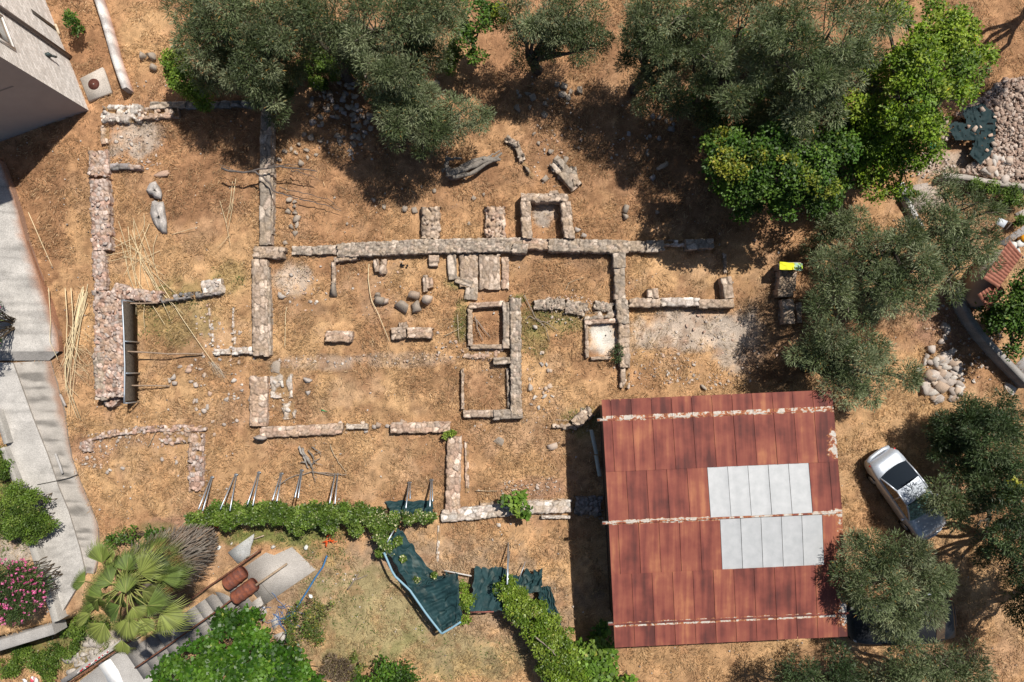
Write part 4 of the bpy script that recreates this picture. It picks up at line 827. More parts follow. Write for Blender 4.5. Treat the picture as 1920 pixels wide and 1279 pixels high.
# rubble field, top right
mb = MB()
RF = [(1830, 190), (1880, 150), (1990, 140), (1990, 345), (1880, 345), (1850, 330), (1800, 325), (1845, 290), (1870, 240), (1790, 215)]
a = np.c_[rng.uniform(1740, 1990, 11000), rng.uniform(135, 350, 11000)]; a = a[inpoly(a[:, 0], a[:, 1], RF) | (inpoly(a[:, 0], a[:, 1], [(1740, 215), (1765, 215), (1780, 262), (1745, 262)]))]
n = len(a); hz = .10 + .35 * fbm(a[:, 0] * .02, a[:, 1] * .02, 71); x, y = P(a[:, 0], a[:, 1], hz); s = rng.gamma(4, .018, n).clip(.03, .18)
rocks(mb, np.c_[x, y, hz + rng.uniform(-.1, .1, n)], np.c_[s, s * rng.uniform(.5, .95, n), s * rng.uniform(.4, .8, n)], rng.uniform(0, 3, n), pick('pink', n) * np.array((.98, 1.0, 1.04)), .55, .13)
pl = np.array([P(*q, 0) for q in RF]); mb.prism(pl, -.05, .08, (.26, .20, .17)); put('rubble_field', mb, M['stone'], 'field of broken pinkish stone at the upper right', kind='stuff', origin=(0, 0, 0))
cluster(ell(1880, 320, 40, 22, 24), 14, ('pink', 'pale'), 'large pinkish block along the lower edge of the rubble field', 'blocks of the rubble field', zb=.3)
mb = MB(); tp = [(1805, 205), (1843, 193), (1866, 215), (1868, 245), (1858, 290), (1838, 310), (1818, 288), (1828, 262), (1790, 262), (1776, 238), (1790, 228), (1812, 232)]
pl = np.array(tp, float); gx_ = np.linspace(1770, 1872, 60); gy_ = np.linspace(188, 314, 70); U, V = np.meshgrid(gx_, gy_, indexing='ij'); zz = .40 + .16 * fbm(U * .05, V * .05, 81) + .10 * fbm(U * .25, V * .12, 82, 4); g = P3(U, V, zz)
cellx, celly = (U[:-1, :-1] + U[1:, 1:]) / 2, (V[:-1, :-1] + V[1:, 1:]) / 2; ok = inpoly(cellx + 5 * (vnoise(cellx * .2, celly * .2, 4) - .5), celly, tp) & (vnoise(cellx * .22, celly * .22, 83) < .88)
i = np.arange(59)[:, None] * 70 + np.arange(69)[None]; f = np.stack([i, i + 70, i + 71, i + 1], -1)[ok]
mb.add(g.reshape(-1, 3), f, (.010, .027, .030)); put('shade_net', mb, M['net'], 'torn dark green net spread over the pink rubble', 'net', smooth=True)
cluster([(1812, 250), (1822, 246), (1848, 228), (1856, 248), (1840, 262), (1848, 278), (1834, 290), (1800, 246), (1852, 212), (1826, 214)], 8, 'pink', 'small pinkish stone weighing down the torn net on the rubble', 'stones on the torn net', zb=.56)
mb = MB(); mb.grid(np.stack([P3([1743, 1750, 1757], [268 + k, 266 + k, 270 + k], .1 + .06 * (k % 3 == 0)) for k in (0, 4, 8, 12)], 0), (.03, .36, .25)); put('plastic_bag', mb, M['cloth'], 'small turquoise plastic bag at the edge of the rubble field', 'bag')

# ================================================================== SHED
ZR = 2.95
TL, TR, BL, BR = [np.array(P(*q, ZR)) for q in ((1128, 750), (1562, 731), (1153, 1216), (1591, 1195))]
def RP(u, v, dz=0.0):
    u = np.asarray(u, float); v = np.asarray(v, float); a = u[..., None]; c = v[..., None]
    xy = (TL * (1 - a) + TR * a) * (1 - c) + (BL * (1 - a) + BR * a) * c
    z = ZR - .10 + .20 * (1 - np.abs(v - .497) / .5) + dz
    return np.concatenate([xy, (z + 0 * u)[..., None]], -1)
shed = empty('shed', (*((TL + BR) / 2), 0), 'open shed with a rusty red sheet roof patched with grey sheets', 'shed')
mb = MB(); q = [RP(np.array(a), np.array(c))[:2] for a, c in ((.03, .04), (.97, .04), (.97, .96), (.03, .96))]
mb.prism(q, -.1, ZR - .32, (.13, .11, .10)); put('wall', mb, M['plaster'], parent=shed)
mb = MB(); q = [RP(np.array(a), np.array(c))[:2] for a, c in ((.006, .006), (.994, .006), (.994, .994), (.006, .994))]; 
mb.prism(q, ZR - .24, ZR - .14, (.20, .15, .12)); put('roof_frame', mb, M['bark'], parent=shed)
ROWS = [(0.0, .080, 'a'), (.085, .292, 'a'), (.288, .492, 'b'), (.502, .708, 'a'), (.704, .902, 'b'), (.910, 1.0, 'b')]
for ri, (v0, v1, kind) in enumerate(ROWS):
    e = [0, .040] + [.040 + .0873 * k for k in range(1, 11)] + [1.0] if kind == 'a' else [.0873 * k for k in range(12)] + [1.0]
    for k in range(len(e) - 1):
        u0, u1 = e[k], e[k + 1]; grey = (ri == 2 and 5 <= k <= 9) or (ri == 3 and 6 <= k <= 10)
        nu, nv = 9, 14
        uu, vv = np.meshgrid(np.linspace(u0 + .0008, u1 - .0008, nu), np.linspace(v0, v1, nv), indexing='ij')
        tilt = rng.normal(0, .004); low = .012 * (vv - v0) / (v1 - v0) * (1 if v1 <= .5 or ri == 5 else -1)
        edge = np.zeros((nu, nv)); edge[0] = .018; edge[-1] = .012
        if ri in (1, 4): base = .03
        else: base = .016
        dz = base + edge + low * .6 + tilt * (uu - u0) / (u1 - u0) + .004 * np.sin(uu * 90 + k)
        g = RP(uu, vv, dz)
        wear = .55 * sstep(.91, .995, uu) * sstep(.25, .75, vnoise(vv * 9, uu * 6, 3))
        nv_ = vnoise(uu * 60 + k, vv * 3, ri)
        for (vl, s, wd) in ((.085, 1, .010), (.497, 1, .015), (.080, -1, .006), (.902, -1, .002)):
            d_ = (vv - vl) * s; wear = np.maximum(wear, .49 * sstep(wd, wd * .3, d_) * (d_ >= -.02))
        if ri == 0: wear = np.maximum(wear, .34 * (vnoise(uu * 30, vv * 20, 7) > .72) * sstep(.03, .0, vv))
        if ri == 2: wear = np.maximum(wear, .62 * sstep(.483, .490, vv))
        if grey: wear = .28 * (sstep(.465, .49, vv) if ri == 2 else sstep(.53, .51, vv)) * np.ones((nu, nv))
        c = np.stack([wear, 0 * wear, 0 * wear], -1)
        mb = MB(); mb.grid(g, c)
        o = put('roof_sheet', mb, M['greysheet' if grey else 'rust'], parent=shed)
        if grey: o['label'] = 'plain light grey metal roof sheet'
for (vl, u0, u1, wv, wr) in ((.0825, -.022, 1.0, .0045, .46), (.497, -.026, 1.0, .0045, .46), (.906, -.022, 1.012, .0045, .24)):
    uu, vv = np.meshgrid(np.linspace(u0, u1, 60), np.linspace(vl - wv, vl + wv, 5), indexing='ij'); prof = np.array([.02, .045, .062, .045, .02])
    g = RP(uu, vv, prof[None] + 0 * uu); mb = MB(); mb.grid(g, np.stack([np.full(uu.shape, wr) * (vnoise(uu * 40, vv * 0, 5) * .5 + .75), 0 * uu, 0 * uu], -1)); put('ridge_cap', mb, M['rust'], parent=shed, smooth=True)
    mb = MB(); p0, p1 = RP(np.array(u0), np.array(vl), -.06), RP(np.array(.04), np.array(vl), -.06); mb.tube([p0, (p0 + p1) / 2, p1], .07, 4, (.45, .42, .39)); put('beam', mb, M['concrete'], parent=shed)
mb = MB(); 
for (a, c) in (((1108, 806), (1118, 852)), ((1117, 854), (1124, 893))): mb.prism([P(a[0] - 3, a[1], .9), P(a[0] + 4, a[1], .9), P(c[0] + 4, c[1], .9), P(c[0] - 3, c[1], .9)], .86, .92, (.42, .44, .40))
mb.box((*P(1112, 830, .45), .43), (.06, .06, .88), (.3, .3, .28)); mb.box((*P(1121, 875, .45), .43), (.06, .06, .88), (.3, .3, .28))
put('board_rail', mb, M['plaster'], 'pale board on posts standing in the shadow left of the shed', 'board')

# ================================================================== CARS
def car(name, label, cx, cy, zref, head, Lc, Wc, body, shade=False, hood_dark=None):
    hx, hy = head; d = np.array([hx, -hy]); d = d / np.linalg.norm(d); s = np.array([-d[1], d[0]])
    c = np.array(P(cx, cy, zref)); root = empty(name, (*c, 0), label, 'car')
    def T(v): v = np.asarray(v, float); return np.concatenate([c + v[..., :1] * d + v[..., 1:2] * s, v[..., 2:3]], -1)
    h = Lc / 2
    xs = np.array([-h, -h + .05, -h + .18, -h + .5, -h + 1.0, -.9, -.3, .3, .9, h - 1.0, h - .55, h - .25, h - .07, h]); 
    ws = np.array([.70, .80, .90, .97, 1, 1, 1, 1, 1, .99, .95, .87, .74, .62]) * Wc / 2
    zt = np.array([.62, .80, .93, .96, .97, .97, .96, .95, .95, .93, .86, .78, .66, .55])
    rows = []
    for x, w, z in zip(xs, ws, zt):
        pr = [(1.0 * w * .93, .20), (w, .42), (w, .62), (w * .985, min(z - .06, .80)), (w * .90, z - .015), (w * .55, z + .012), (0, z + .02)]
        pr = pr + [(-a, b_) for a, b_ in pr[-2::-1]]
        rows.append([[x, a, b_] for a, b_ in pr])
    g = T(np.array(rows)); mb = MB(); mb.grid(g, (.5, .5, .5)); n_ = g.shape[1]
    mb.add(g[0], [list(range(n_))[::-1]]); mb.add(g[-1], [list(range(n_))]); put('body', mb, body, parent=root, smooth=True)
    ru, rl = Wc / 2 * .72, Wc / 2 * .90
    x_c, x_w, x_r, x_b = h - 1.18, h - 1.95, -h + 1.22, -h + .62       # cowl, windscreen top, rear window top, rear window foot
    zr = 1.40; X_, Y_ = np.meshgrid(np.linspace(x_r, x_w, 10), np.linspace(-ru, ru, 9), indexing='ij')
    Z_ = zr + .05 * (1 - (Y_ / ru) ** 2) + .025 * (1 - ((X_ - (x_r + x_w) / 2) / ((x_w - x_r) / 2)) ** 2) - .02
    mb = MB(); mb.grid(T(np.stack([X_ , Y_, Z_], -1)))
    for sy in (-1, 1):
        for a, b_ in (((x_c, rl * .97), (x_w, ru)), ((x_b, rl * .93), (x_r, ru)), (((x_c + x_b) / 2, rl), ((x_w + x_r) / 2 - .1, ru))):
            mb.tube(T(np.array([[a[0], a[1] * sy, .94], [(a[0] + b_[0]) / 2, (a[1] + b_[1]) / 2 * sy, 1.20], [b_[0], b_[1] * sy, zr]])), .035, 6)
        mb.tube(T(np.array([[x_r, ru * sy, zr], [(x_r + x_w) / 2, ru * sy * 1.02, zr + .02], [x_w, ru * sy, zr]])), .035, 6)
    put('roof', mb, body, parent=root, smooth=True)
    def pane(nm, p, q, bow, m):
        a = np.array(p, float); b_ = np.array(q, float); t = np.linspace(0, 1, 9)[:, None]; e0 = a[0] + (a[1] - a[0]) * t; e1 = b_[0] + (b_[1] - b_[0]) * t
        bb = (bow * 4 * t * (1 - t)); e0[:, :1] += bb; e1[:, :1] += bb * .6
        u = np.linspace(0, 1, 5)[None, :, None]; g = e0[:, None] * (1 - u) + e1[:, None] * u; mb = MB(); mb.grid(T(g)); return put(nm, mb, m, parent=root, smooth=True)
    pane('windscreen', [(x_c + .02, -rl * .93, .955), (x_c + .02, rl * .93, .955)], [(x_w + .02, -ru * .97, zr - .015), (x_w + .02, ru * .97, zr - .015)], .12, M['teal_screen'] if shade else M['glass'])
    pane('rear_window', [(x_b, -rl * .90, .975), (x_b, rl * .90, .975)], [(x_r, -ru * .95, zr - .01), (x_r, ru * .95, zr - .01)], -.10, M['glass'])
    for sy in (-1, 1):
        mb = MB(); mb.add(T(np.array([[x_c - .05, rl * sy, .95], [x_b + .12, rl * .97 * sy, .95], [x_r + .02, (ru + .01) * sy, zr - .02], [x_w - .02, (ru + .01) * sy, zr - .02]])), [[0, 1, 2, 3]]); put('side_window', mb, M['glass'], parent=root)
        mb = MB(); rocks(mb, [T(np.array([h - .30, sy * Wc * .375, .70]))], [[.20, .10, .07]], math.atan2(d[1], d[0]) - sy * .45, (1, 1, 1), .5, .01); put('headlight', mb, M['lampglass'], parent=root, smooth=True)
        mb = MB(); rocks(mb, [T(np.array([-h + .09, sy * Wc * .385, .72]))], [[.05, .10, .07]], math.atan2(d[1], d[0]) + sy * .3, (1, 1, 1), .6, .01); put('tail_light', mb, M['redlamp'], parent=root, smooth=True)
        mb = MB(); rocks(mb, [T(np.array([x_c - .22, sy * (Wc / 2 + .10), .98]))], [[.07, .10, .06]], math.atan2(d[1], d[0]), (1, 1, 1), .5, .01); put('mirror', mb, body, parent=root, smooth=True)
        for wx in (-h + .78, h - .80):
            mb = MB(); a = T(np.array([wx, sy * (Wc / 2 - .20), .31])); b_ = T(np.array([wx, sy * (Wc / 2 - .01), .31])); mb.tube([a, (a + b_) / 2, b_], .31, 18); wh = put('wheel', mb, M['rubber'], parent=root)
            mb = MB(); e_ = T(np.array([wx, sy * (Wc / 2 + .004), .31])); mb.tube([b_, (b_ + e_) / 2, e_], .19, 14); o = put('rim', mb, M['steel'], parent=root); o.parent = wh; o.location = (0, 0, 0)
    mb = MB(); mb.tube(T(np.array([[-h - .02, -Wc * .36, .50], [-h - .09, -Wc * .2, .52], [-h - .10, 0, .52], [-h - .09, Wc * .2, .52], [-h - .02, Wc * .36, .50]])), .085, 8); put('rear_bumper', mb, body, parent=root, smooth=True)
    mb = MB(); mb.tube(T(np.array([[h - .12, -Wc * .38, .45], [h + .03, -Wc * .2, .46], [h + .07, 0, .46], [h + .03, Wc * .2, .46], [h - .12, Wc * .38, .45]])), .09, 8); put('front_bumper', mb, body, parent=root, smooth=True)
    mb = MB(); mb.tube(T(np.array([[x_r + .25, 0, zr + .03], [x_r + .15, 0, zr + .10], [x_r - .1, 0, zr + .22]])), .012, 5); put('aerial', mb, M['rubber'], parent=root)
    return root
car('parked_car', 'silver saloon car parked on dry grass half under an olive tree', 1703, 928, .7, (.565, .825), 3.86, 1.52, M['silver'], True)
car('parked_car', 'dark blue car almost hidden under the olive beside the shed', 1690, 1164, .7, (-.995, .07), 4.3, 1.76, M['navy'])

# ================================================================== STAIRS AND YARD, BOTTOM LEFT
LOWZ = -1.33
st = empty('staircase', G(340, 1160), 'shabby concrete outdoor staircase between two rusty handrails beside the palm', 'staircase')
up = np.array([.826, -.563]); lat = np.array([.563, .826])
ns = 11; base = np.array([238., 1228.])
for k in range(ns):
    z1 = LOWZ + (k + 1) * (1.33 / ns); p = base + up * (248 / ns) * k; q = base + up * (248 / ns) * (k + 1)
    mb = MB(); poly = [p - lat * 4, q - lat * 4, q + lat * 56, p + lat * 56]
    mb.prism([P(*a, z1) for a in poly], LOWZ - .3, z1 + .001 * k, np.array((.29, .27, .25)) * rng.uniform(.7, 1.1)); put('step', mb, M['concrete'], parent=st)
def zst(px, py): return LOWZ + 1.33 * np.clip(((np.array([px, py]) - base) @ up) / 248, 0, 1)
def rail(name, pts, hgt, parent, col=(.19, .085, .055), w=.035, posts=5):
    mb = MB(); pw = []
    for (a, b2) in pts:
        z = zst(a, b2) + hgt; pw.append(P3(a, b2, z))
    pw = np.array(pw); mb.tube(resample3(pw, 18), w, 6, col)
    for t in np.linspace(0.03, .97, posts):
        p = resample3(pw, 41)[int(t * 40)]; mb.tube([p, p - [0, 0, hgt * .5], p - [0, 0, hgt + .1]], w * .6, 5, np.array(col) * .8)
    return put(name, mb, M['drum'] if False else M['bark'], parent=parent)
def resample3(p, n):
    d = np.r_[0, np.cumsum(np.linalg.norm(np.diff(p, axis=0), axis=1))]; t = np.linspace(0, d[-1], n)
    return np.stack([np.interp(t, d, p[:, i]) for i in range(3)], 1)
rail('handrail', [(133, 1279), (223, 1217), (330, 1142), (449, 1060), (490, 1030)], .6, st)
rail('handrail', [(253, 1253), (317, 1209), (417, 1138), (437, 1122)], .6, st)
mb = MB()
mb.prism([P(*q, .06) for q in ((458, 1064), (497, 1037), (513, 1042), (546, 1027), (591, 1069), (495, 1135), (474, 1112))], -.4, .06, (.40, .37, .34))
for a, c in (((476, 1100), (497, 1132)), ((488, 1092), (513, 1122))):
    pa, pc = P3(*a, .067), P3(*c, .067); mb.tube([pa, (pa + pc) / 2, pc], .008, 4, (.10, .09, .08))
put('landing', mb, M['concrete'], parent=st)
mb = MB(); mb.prism([P(*q, LOWZ + .1) for q in ((120, 1300), (212, 1228), (240, 1222), (275, 1268), (330, 1320), (120, 1330))], LOWZ - .3, LOWZ + .1, (.36, .345, .33)); put('pavement', mb, M['concrete'], kind='structure')
mb = MB(); mb.prism([P(*q, LOWZ + .106) for q in ((183, 1245), (207, 1236), (222, 1258), (236, 1292), (208, 1292), (197, 1268))], LOWZ + .09, LOWZ + .106, (.80, .79, .77)); put('painted_band', mb, M['plain'], 'broad white painted band curving across the concrete yard', 'painted marking')
mb = MB(); mb.prism([P(*q, LOWZ + .106) for q in ((263, 1249), (270, 1247), (284, 1262), (282, 1272))], LOWZ + .09, LOWZ + .106, (.80, .79, .77)); put('painted_band', mb, M['plain'], 'small white painted patch at the foot of the right handrail', 'painted marking')
# low coping with tape, rock ledge
mb = MB()
for (a, c) in (((118, 1284), (226, 1211)),):
    p, q = P3(*a, LOWZ + .45), P3(*c, LOWZ + .45); d = (q - p)[:2] / np.linalg.norm((q - p)[:2]); nn = np.array([-d[1], d[0]]); mb.prism([p[:2] + nn * .02, q[:2] + nn * .02, q[:2] + nn * .22, p[:2] + nn * .22], LOWZ - .2, LOWZ + .45, (.38, .35, .32))
put('coping', mb, M['concrete'], 'low concrete coping beside the lower flight of steps', 'coping')
mb = MB()
for k in range(26):
    t = k / 26; a = P3(145 + (205 - 145) * t, 1262 + (1220 - 1262) * t + rng.normal(0, 1), LOWZ + .50); c = P3(145 + 60 * (t + 1 / 26), 1262 - 42 * (t + 1 / 26) + rng.normal(0, 1), LOWZ + .50)
    mb.tube([a, (a + c) / 2 + [0, 0, .02], c], .022, 4, (.55, .03, .05) if rng.random() < .6 else (.75, .72, .70))
put('barrier_tape', mb, M['cloth'], 'red and white barrier tape lying along the coping', 'tape')
mb = MB(); n = 90; a = np.c_[rng.uniform(60, 218, n), rng.uniform(1188, 1285, n)]; a = a[inpoly(a[:, 0], a[:, 1], [(90, 1285), (110, 1250), (160, 1200), (205, 1186), (218, 1205), (130, 1270), (118, 1285)])]
for q in a: p = G(*q); rocks(mb, [p], [[rng.uniform(.15, .4), rng.uniform(.12, .3), rng.uniform(.08, .2)]], rng.uniform(0, 3), np.array((.40, .36, .32)) * rng.uniform(.8, 1.15), .3, .14)
put('rock_ledge', mb, M['stone'], 'broken pale rock ledge between the weeds and the coping', 'rock ledge')
p = G(27, 1246, .1); mb = MB(); rz = -.75
for (c_, s_) in (((0, 0, 0), (.5, .25, .03)), ((0, .12, .1), (.5, .02, .2)), ((0, -.12, .1), (.5, .02, .2)), ((.25, 0, .1), (.02, .25, .2)), ((-.25, 0, .1), (.02, .25, .2))):
    cx_, cy_ = c_[0] * math.cos(.6) - c_[1] * math.sin(.6), c_[0] * math.sin(.6) + c_[1] * math.cos(.6); mb.box(p + [cx_, cy_, c_[2]], s_, (.03, .12, .10), .6)
put('plastic_crate', mb, M['plain'], 'dark green plastic trough lying in the weeds at the lower left', 'trough')
p = G(62, 1273, .05); mb = MB(); rocks(mb, [p + [rng.normal(0, .12), rng.normal(0, .08), .05] for _ in range(7)], [[.12, .08, .05]], rng.uniform(0, 3, 7), [(.7, .68, .66), (.65, .08, .12), (.7, .68, .66), (.7, .68, .66), (.6, .3, .32), (.7, .7, .7), (.65, .6, .55)], .2, .2); put('litter', mb, M['cloth'], 'white and red litter in the weeds at the bottom edge', 'litter')
# drums
for (a, c, lb) in (((425, 1096), (457, 1071), 'rusty oil drum lying against the upper handrail'), ((440, 1122), (478, 1094), 'brighter orange rusty oil drum lying nearer the vine')):
    z = .12 + .29; p, q = P3(*a, z), P3(*c, z); t = np.linspace(0, 1, 25)[:, None]; pts = p + (q - p) * t; r = np.full(25, .285); r[[0, 24]] = .27; r[[8, 16]] = .305; r[[7, 9, 15, 17]] = .293
    mb = MB(); mb.tube(pts, r, 28, (.3, .1, .05), False); dd = (q - p) / np.linalg.norm(q - p)
    dr = put('oil_drum', mb, M['drum'], lb, 'oil drum', 'oil drums on the stairs', smooth=True)
    mb = MB(); mb.tube([q - dd * .05, q - dd * .04, q - dd * .03], .275, 28, (.3, .2, .08)); mb.tube([p + dd * .03, p + dd * .04, p + dd * .05], .275, 28, (.3, .2, .08)); o = put('lid', mb, M['drum'], origin=p); o.parent = dr; o.location = p - np.array(dr.location)
# loose slabs and beams
mb = MB(); mb.prism([P(*q, .10) for q in ((427, 1036), (452, 1018), (476, 1001), (475, 1012), (470, 1026), (468, 1042), (446, 1057))], .02, .10, (.40, .40, .39)); put('concrete_slab', mb, M['concrete'], 'broken grey concrete slab leaning above the upper oil drum', 'slab')
mb = MB(); p, q = P3(472, 1103, .35), P3(538, 1057, .22); mb.tube([p, p * .6 + q * .4, q], [.06, .055, .05], 5, (.36, .27, .19)); put('wooden_beam', mb, M['bark'], 'weathered wooden beam lying across the stair landing', 'beam')
for (a, c, lb) in (((560 - 85, 1011), (495, 1004), 'short pale stick beside the broken concrete slab'), ((462, 1046), (490, 1030), 'splintered brown plank above the stair landing'), ((552, 1140), (570, 1128), 'short grey plank by the thorny bush')):
    mb = MB(); p, q = P3(*a, .12), P3(*c, .16); mb.tube([p, (p + q) / 2, q], .03, 5, (.42, .33, .24)); put('stick', mb, M['bark'], lb, 'stick')
mb = MB()
for (poly, z) in (([(472, 1130), (488, 1118), (500, 1150), (490, 1160), (474, 1150)], .08), ([(508, 1165), (520, 1150), (522, 1172), (512, 1182)], .08), ([(512, 1192), (530, 1186), (542, 1196), (535, 1208), (520, 1204)], .08)): mb.prism([P(*q, z) for q in poly], -.3, z, (.40, .37, .34))
put('broken_paving', mb, M['concrete'], 'broken pale concrete pieces showing between vine and thorny bush', 'broken paving')
mb = MB(); p = P3([613, 606, 592, 575, 560, 550, 540, 528], [1042, 1062, 1082, 1110, 1134, 1150, 1156, 1160], [.15, .2, .15, .2, .15, .2, .15, .1]); mb.tube(resample3(p, 30), .035, 6, (.05, .16, .33)); put('blue_hose', mb, M['cloth'], 'blue twisted plastic hose snaking through the green grass', 'hose')
mb = MB(); c = G(530, 1152, .2)
for k in range(26): a = c + [rng.uniform(-.5, .5), rng.uniform(-.35, .35), 0]; mb.tube(wiggle(a, a + [rng.normal(0, .4), rng.normal(0, .4), rng.normal(0, .05)], 5, .3), .008, 4, (.06, .18, .42))
put('blue_net', mb, M['cloth'], 'tangled blue netting beside the thorny bush', 'net')
mb = MB(); c = G(619, 1011, .2)
for k in range(16): a = c + [rng.uniform(-.18, .18), rng.uniform(-.12, .12), 0]; mb.tube(wiggle(a, a + [rng.normal(0, .15), rng.normal(0, .12), .03], 4, .3), .014, 4, (.72, .10, .02))
put('orange_net', mb, M['cloth'], 'scrap of orange plastic netting below the ivy fence', 'net')
mb = MB(); c = G(385, 992, .25)
for k in range(16): a = c + [rng.uniform(-.6, .5), rng.uniform(-.12, .12), 0]; mb.tube(wiggle(a, a + [rng.normal(0, .2), rng.normal(0, .1), .03], 4, .3), .012, 4, (.72, .12, .02))
put('orange_net', mb, M['cloth'], 'orange plastic netting behind the dead palm fronds', 'net')
for (q, lb, col) in (((412, 1027), 'small white scrap beside the dead palm fronds', (.6, .6, .58)), ((513, 1025), 'pale stone lump above the stair landing', (.5, .47, .43)), ((575, 1027), 'white scrap in the grass left of the orange netting', (.6, .6, .56)), ((584, 1118), 'white plastic bag by the blue hose', (.65, .68, .66))):
    mb = MB(); rocks(mb, [G(*q) + [0, 0, .06]], [[.12, .10, .08]], rng.uniform(0, 3), col, .2, .2); put('litter', mb, M['cloth'], lb, 'litter')

# ================================================================== PALM
pb = G(393, 1006); palm = empty('palm_tree', pb, 'fan palm with green crown and grey skirt of dead fronds', 'palm')
hp = 6.0; top = pb + [0, 0, hp]
mb = MB(); mb.tube(np.linspace(pb - [0, 0, .2], top, 12), np.linspace(.26, .20, 12), 10, (.16, .12, .09)); put('trunk', mb, M['bark'], parent=palm)
mb = MB(); n = 5200; z = rng.uniform(.2, hp - .8, n); th = rng.uniform(0, 6.283, n); rr = (.42 + .62 * np.sin(np.clip((z - .1) / hp, 0, 1) * 2.9) ** .8) * rng.uniform(.55, 1.1, n)
a = pb + np.c_[rr * .55 * np.cos(th), rr * .55 * np.sin(th), np.minimum(z + .9, hp - .2)]; e = pb + np.c_[rr * np.cos(th + rng.normal(0, .25, n)), rr * np.sin(th + rng.normal(0, .25, n)), z]
sd = np.c_[-np.sin(th), np.cos(th), 0 * th] * rng.uniform(.008, .024, (n, 1)); v = np.stack([a - sd, a + sd, e + sd * .5, e - sd * .5], 1)
col = np.array([(.27, .225, .19), (.20, .165, .14), (.33, .29, .25), (.24, .17, .12)])[rng.integers(0, 4, n)] * rng.uniform(.6, 1.2, (n, 1)); mb.add(v.reshape(-1, 3), np.arange(n * 4).reshape(-1, 4), np.repeat(col, 4, 0)); put('dead_frond_skirt', mb, M['straw'], parent=palm)
def frond(hub, dirv, R, col, elev=.15, droop=.35):
    mb = MB(); d = np.array(dirv, float); d /= np.linalg.norm(d); side = np.cross(d, [0, 0, 1]); side /= np.linalg.norm(side); upv = np.cross(side, d)
    ro = rng.normal(0, .45); side, upv = side * math.cos(ro) + upv * math.sin(ro), upv * math.cos(ro) - side * math.sin(ro)
    n = 30; wd = rng.uniform(1.05, 1.35); an = np.linspace(-wd, wd, n + 1); fold = rng.uniform(.25, .6)
    def pt(a_, r_, pl):
        q = hub + (d * math.cos(a_) + side * math.sin(a_) * (1 - fold * .35)) * r_ * R
        return q + upv * (pl * .055 * r_ * R + fold * abs(math.sin(a_)) * r_ * R * .75) - np.array([0, 0, droop * R * r_ ** 2 * .5])
    for k in range(n):
        m_ = (an[k] + an[k + 1]) / 2; fr_ = .44 + .10 * math.cos(m_ * 1.1); c_ = np.array(col) * rng.uniform(.55, 1.35); L_ = (1.0 + rng.normal(0, .06)) * (1 - .14 * abs(m_))
        tip = pt(m_ + rng.normal(0, .03), L_, 0) - np.array([0, 0, droop * R * rng.uniform(.15, .7)])
        v = [pt(m_, .02, 0), pt(an[k], fr_, -1), pt(m_, fr_, 1), pt(an[k + 1], fr_, -1), pt(m_, (fr_ + L_) / 2, .3) , tip]
        w_ = (np.array(v[3]) - np.array(v[1])) * .30; v += [v[4] - w_, v[4] + w_]
        mb.add(v, [[0, 1, 2], [0, 2, 3], [1, 6, 4, 2], [2, 4, 7, 3], [6, 5, 4], [4, 5, 7]], np.array([c_ * 1.25, c_ * .9, c_, c_ * .9, c_ * 1.1, c_ * np.array((2.0, 1.8, 2.2)), c_, c_]))
    mb.tube(wiggle(top + rng.normal(0, .06, 3), hub, 5, .05, .10), np.linspace(.03, .018, 5), 5, np.array((.26, .27, .08)))
    mb.tube([hub, hub + (pt(0, .3, 0) - hub), pt(0, .5, 0)], [.02, .012, .006], 4, (.30, .31, .10))
    return put('frond', mb, M['leaf'], parent=palm)
gcol = [(.150, .195, .040), (.110, .155, .034), (.190, .225, .055), (.080, .125, .028)]
for (a, c, dx, dy, R, z) in ((192, 1056, -.15, -1, 48, 6.1), (238, 1070, .05, -1, 42, 6.4), (272, 1066, .45, -.9, 40, 6.1), (262, 1076, .75, -.7, 52, 6.4), (296, 1083, 1, -.35, 55, 6.0), (195, 1122, -1, -.1, 54, 6.0), (236, 1112, -.2, -.9, 40, 6.8), (276, 1136, 1, -.1, 50, 6.3), (300, 1150, .85, .5, 58, 5.8), (240, 1158, .1, 1, 52, 6.2), (228, 1200, .1, 1, 38, 5.5), (196, 1168, -.35, .9, 52, 5.8), (172, 1148, -.9, .45, 44, 5.9), (160, 1090, -1, .1, 34, 6.0), (225, 1135, -.6, .8, 44, 6.5), (210, 1095, -.8, -.5, 44, 6.6), (262, 1160, .6, .8, 44, 6.1)):
    p = P3(a, c, z); frond(p, [dx, -dy, rng.uniform(-.15, .15)], R * S * .86, gcol[int(rng.integers(0, 4))], droop=rng.uniform(.3, .9))
for k in range(34):
    th = k * 2.4; z = rng.uniform(5.1, 6.5); r_ = rng.uniform(.30, 1.0); p = top + [r_ * math.cos(th), r_ * math.sin(th), z - 6.1]; frond(p, [math.cos(th), math.sin(th), -.45], rng.uniform(.5, .85), np.array(gcol[k % 4]) * rng.uniform(.45, 1.15), droop=rng.uniform(.3, .8))
for k in range(8):
    th = rng.uniform(-.6, .9); p = top + [.8 * math.cos(th), .8 * math.sin(th), -.5]; frond(p, [math.cos(th), math.sin(th), -.9], .6, np.array((.26, .15, .06)) * rng.uniform(.5, 1.1), droop=.9)

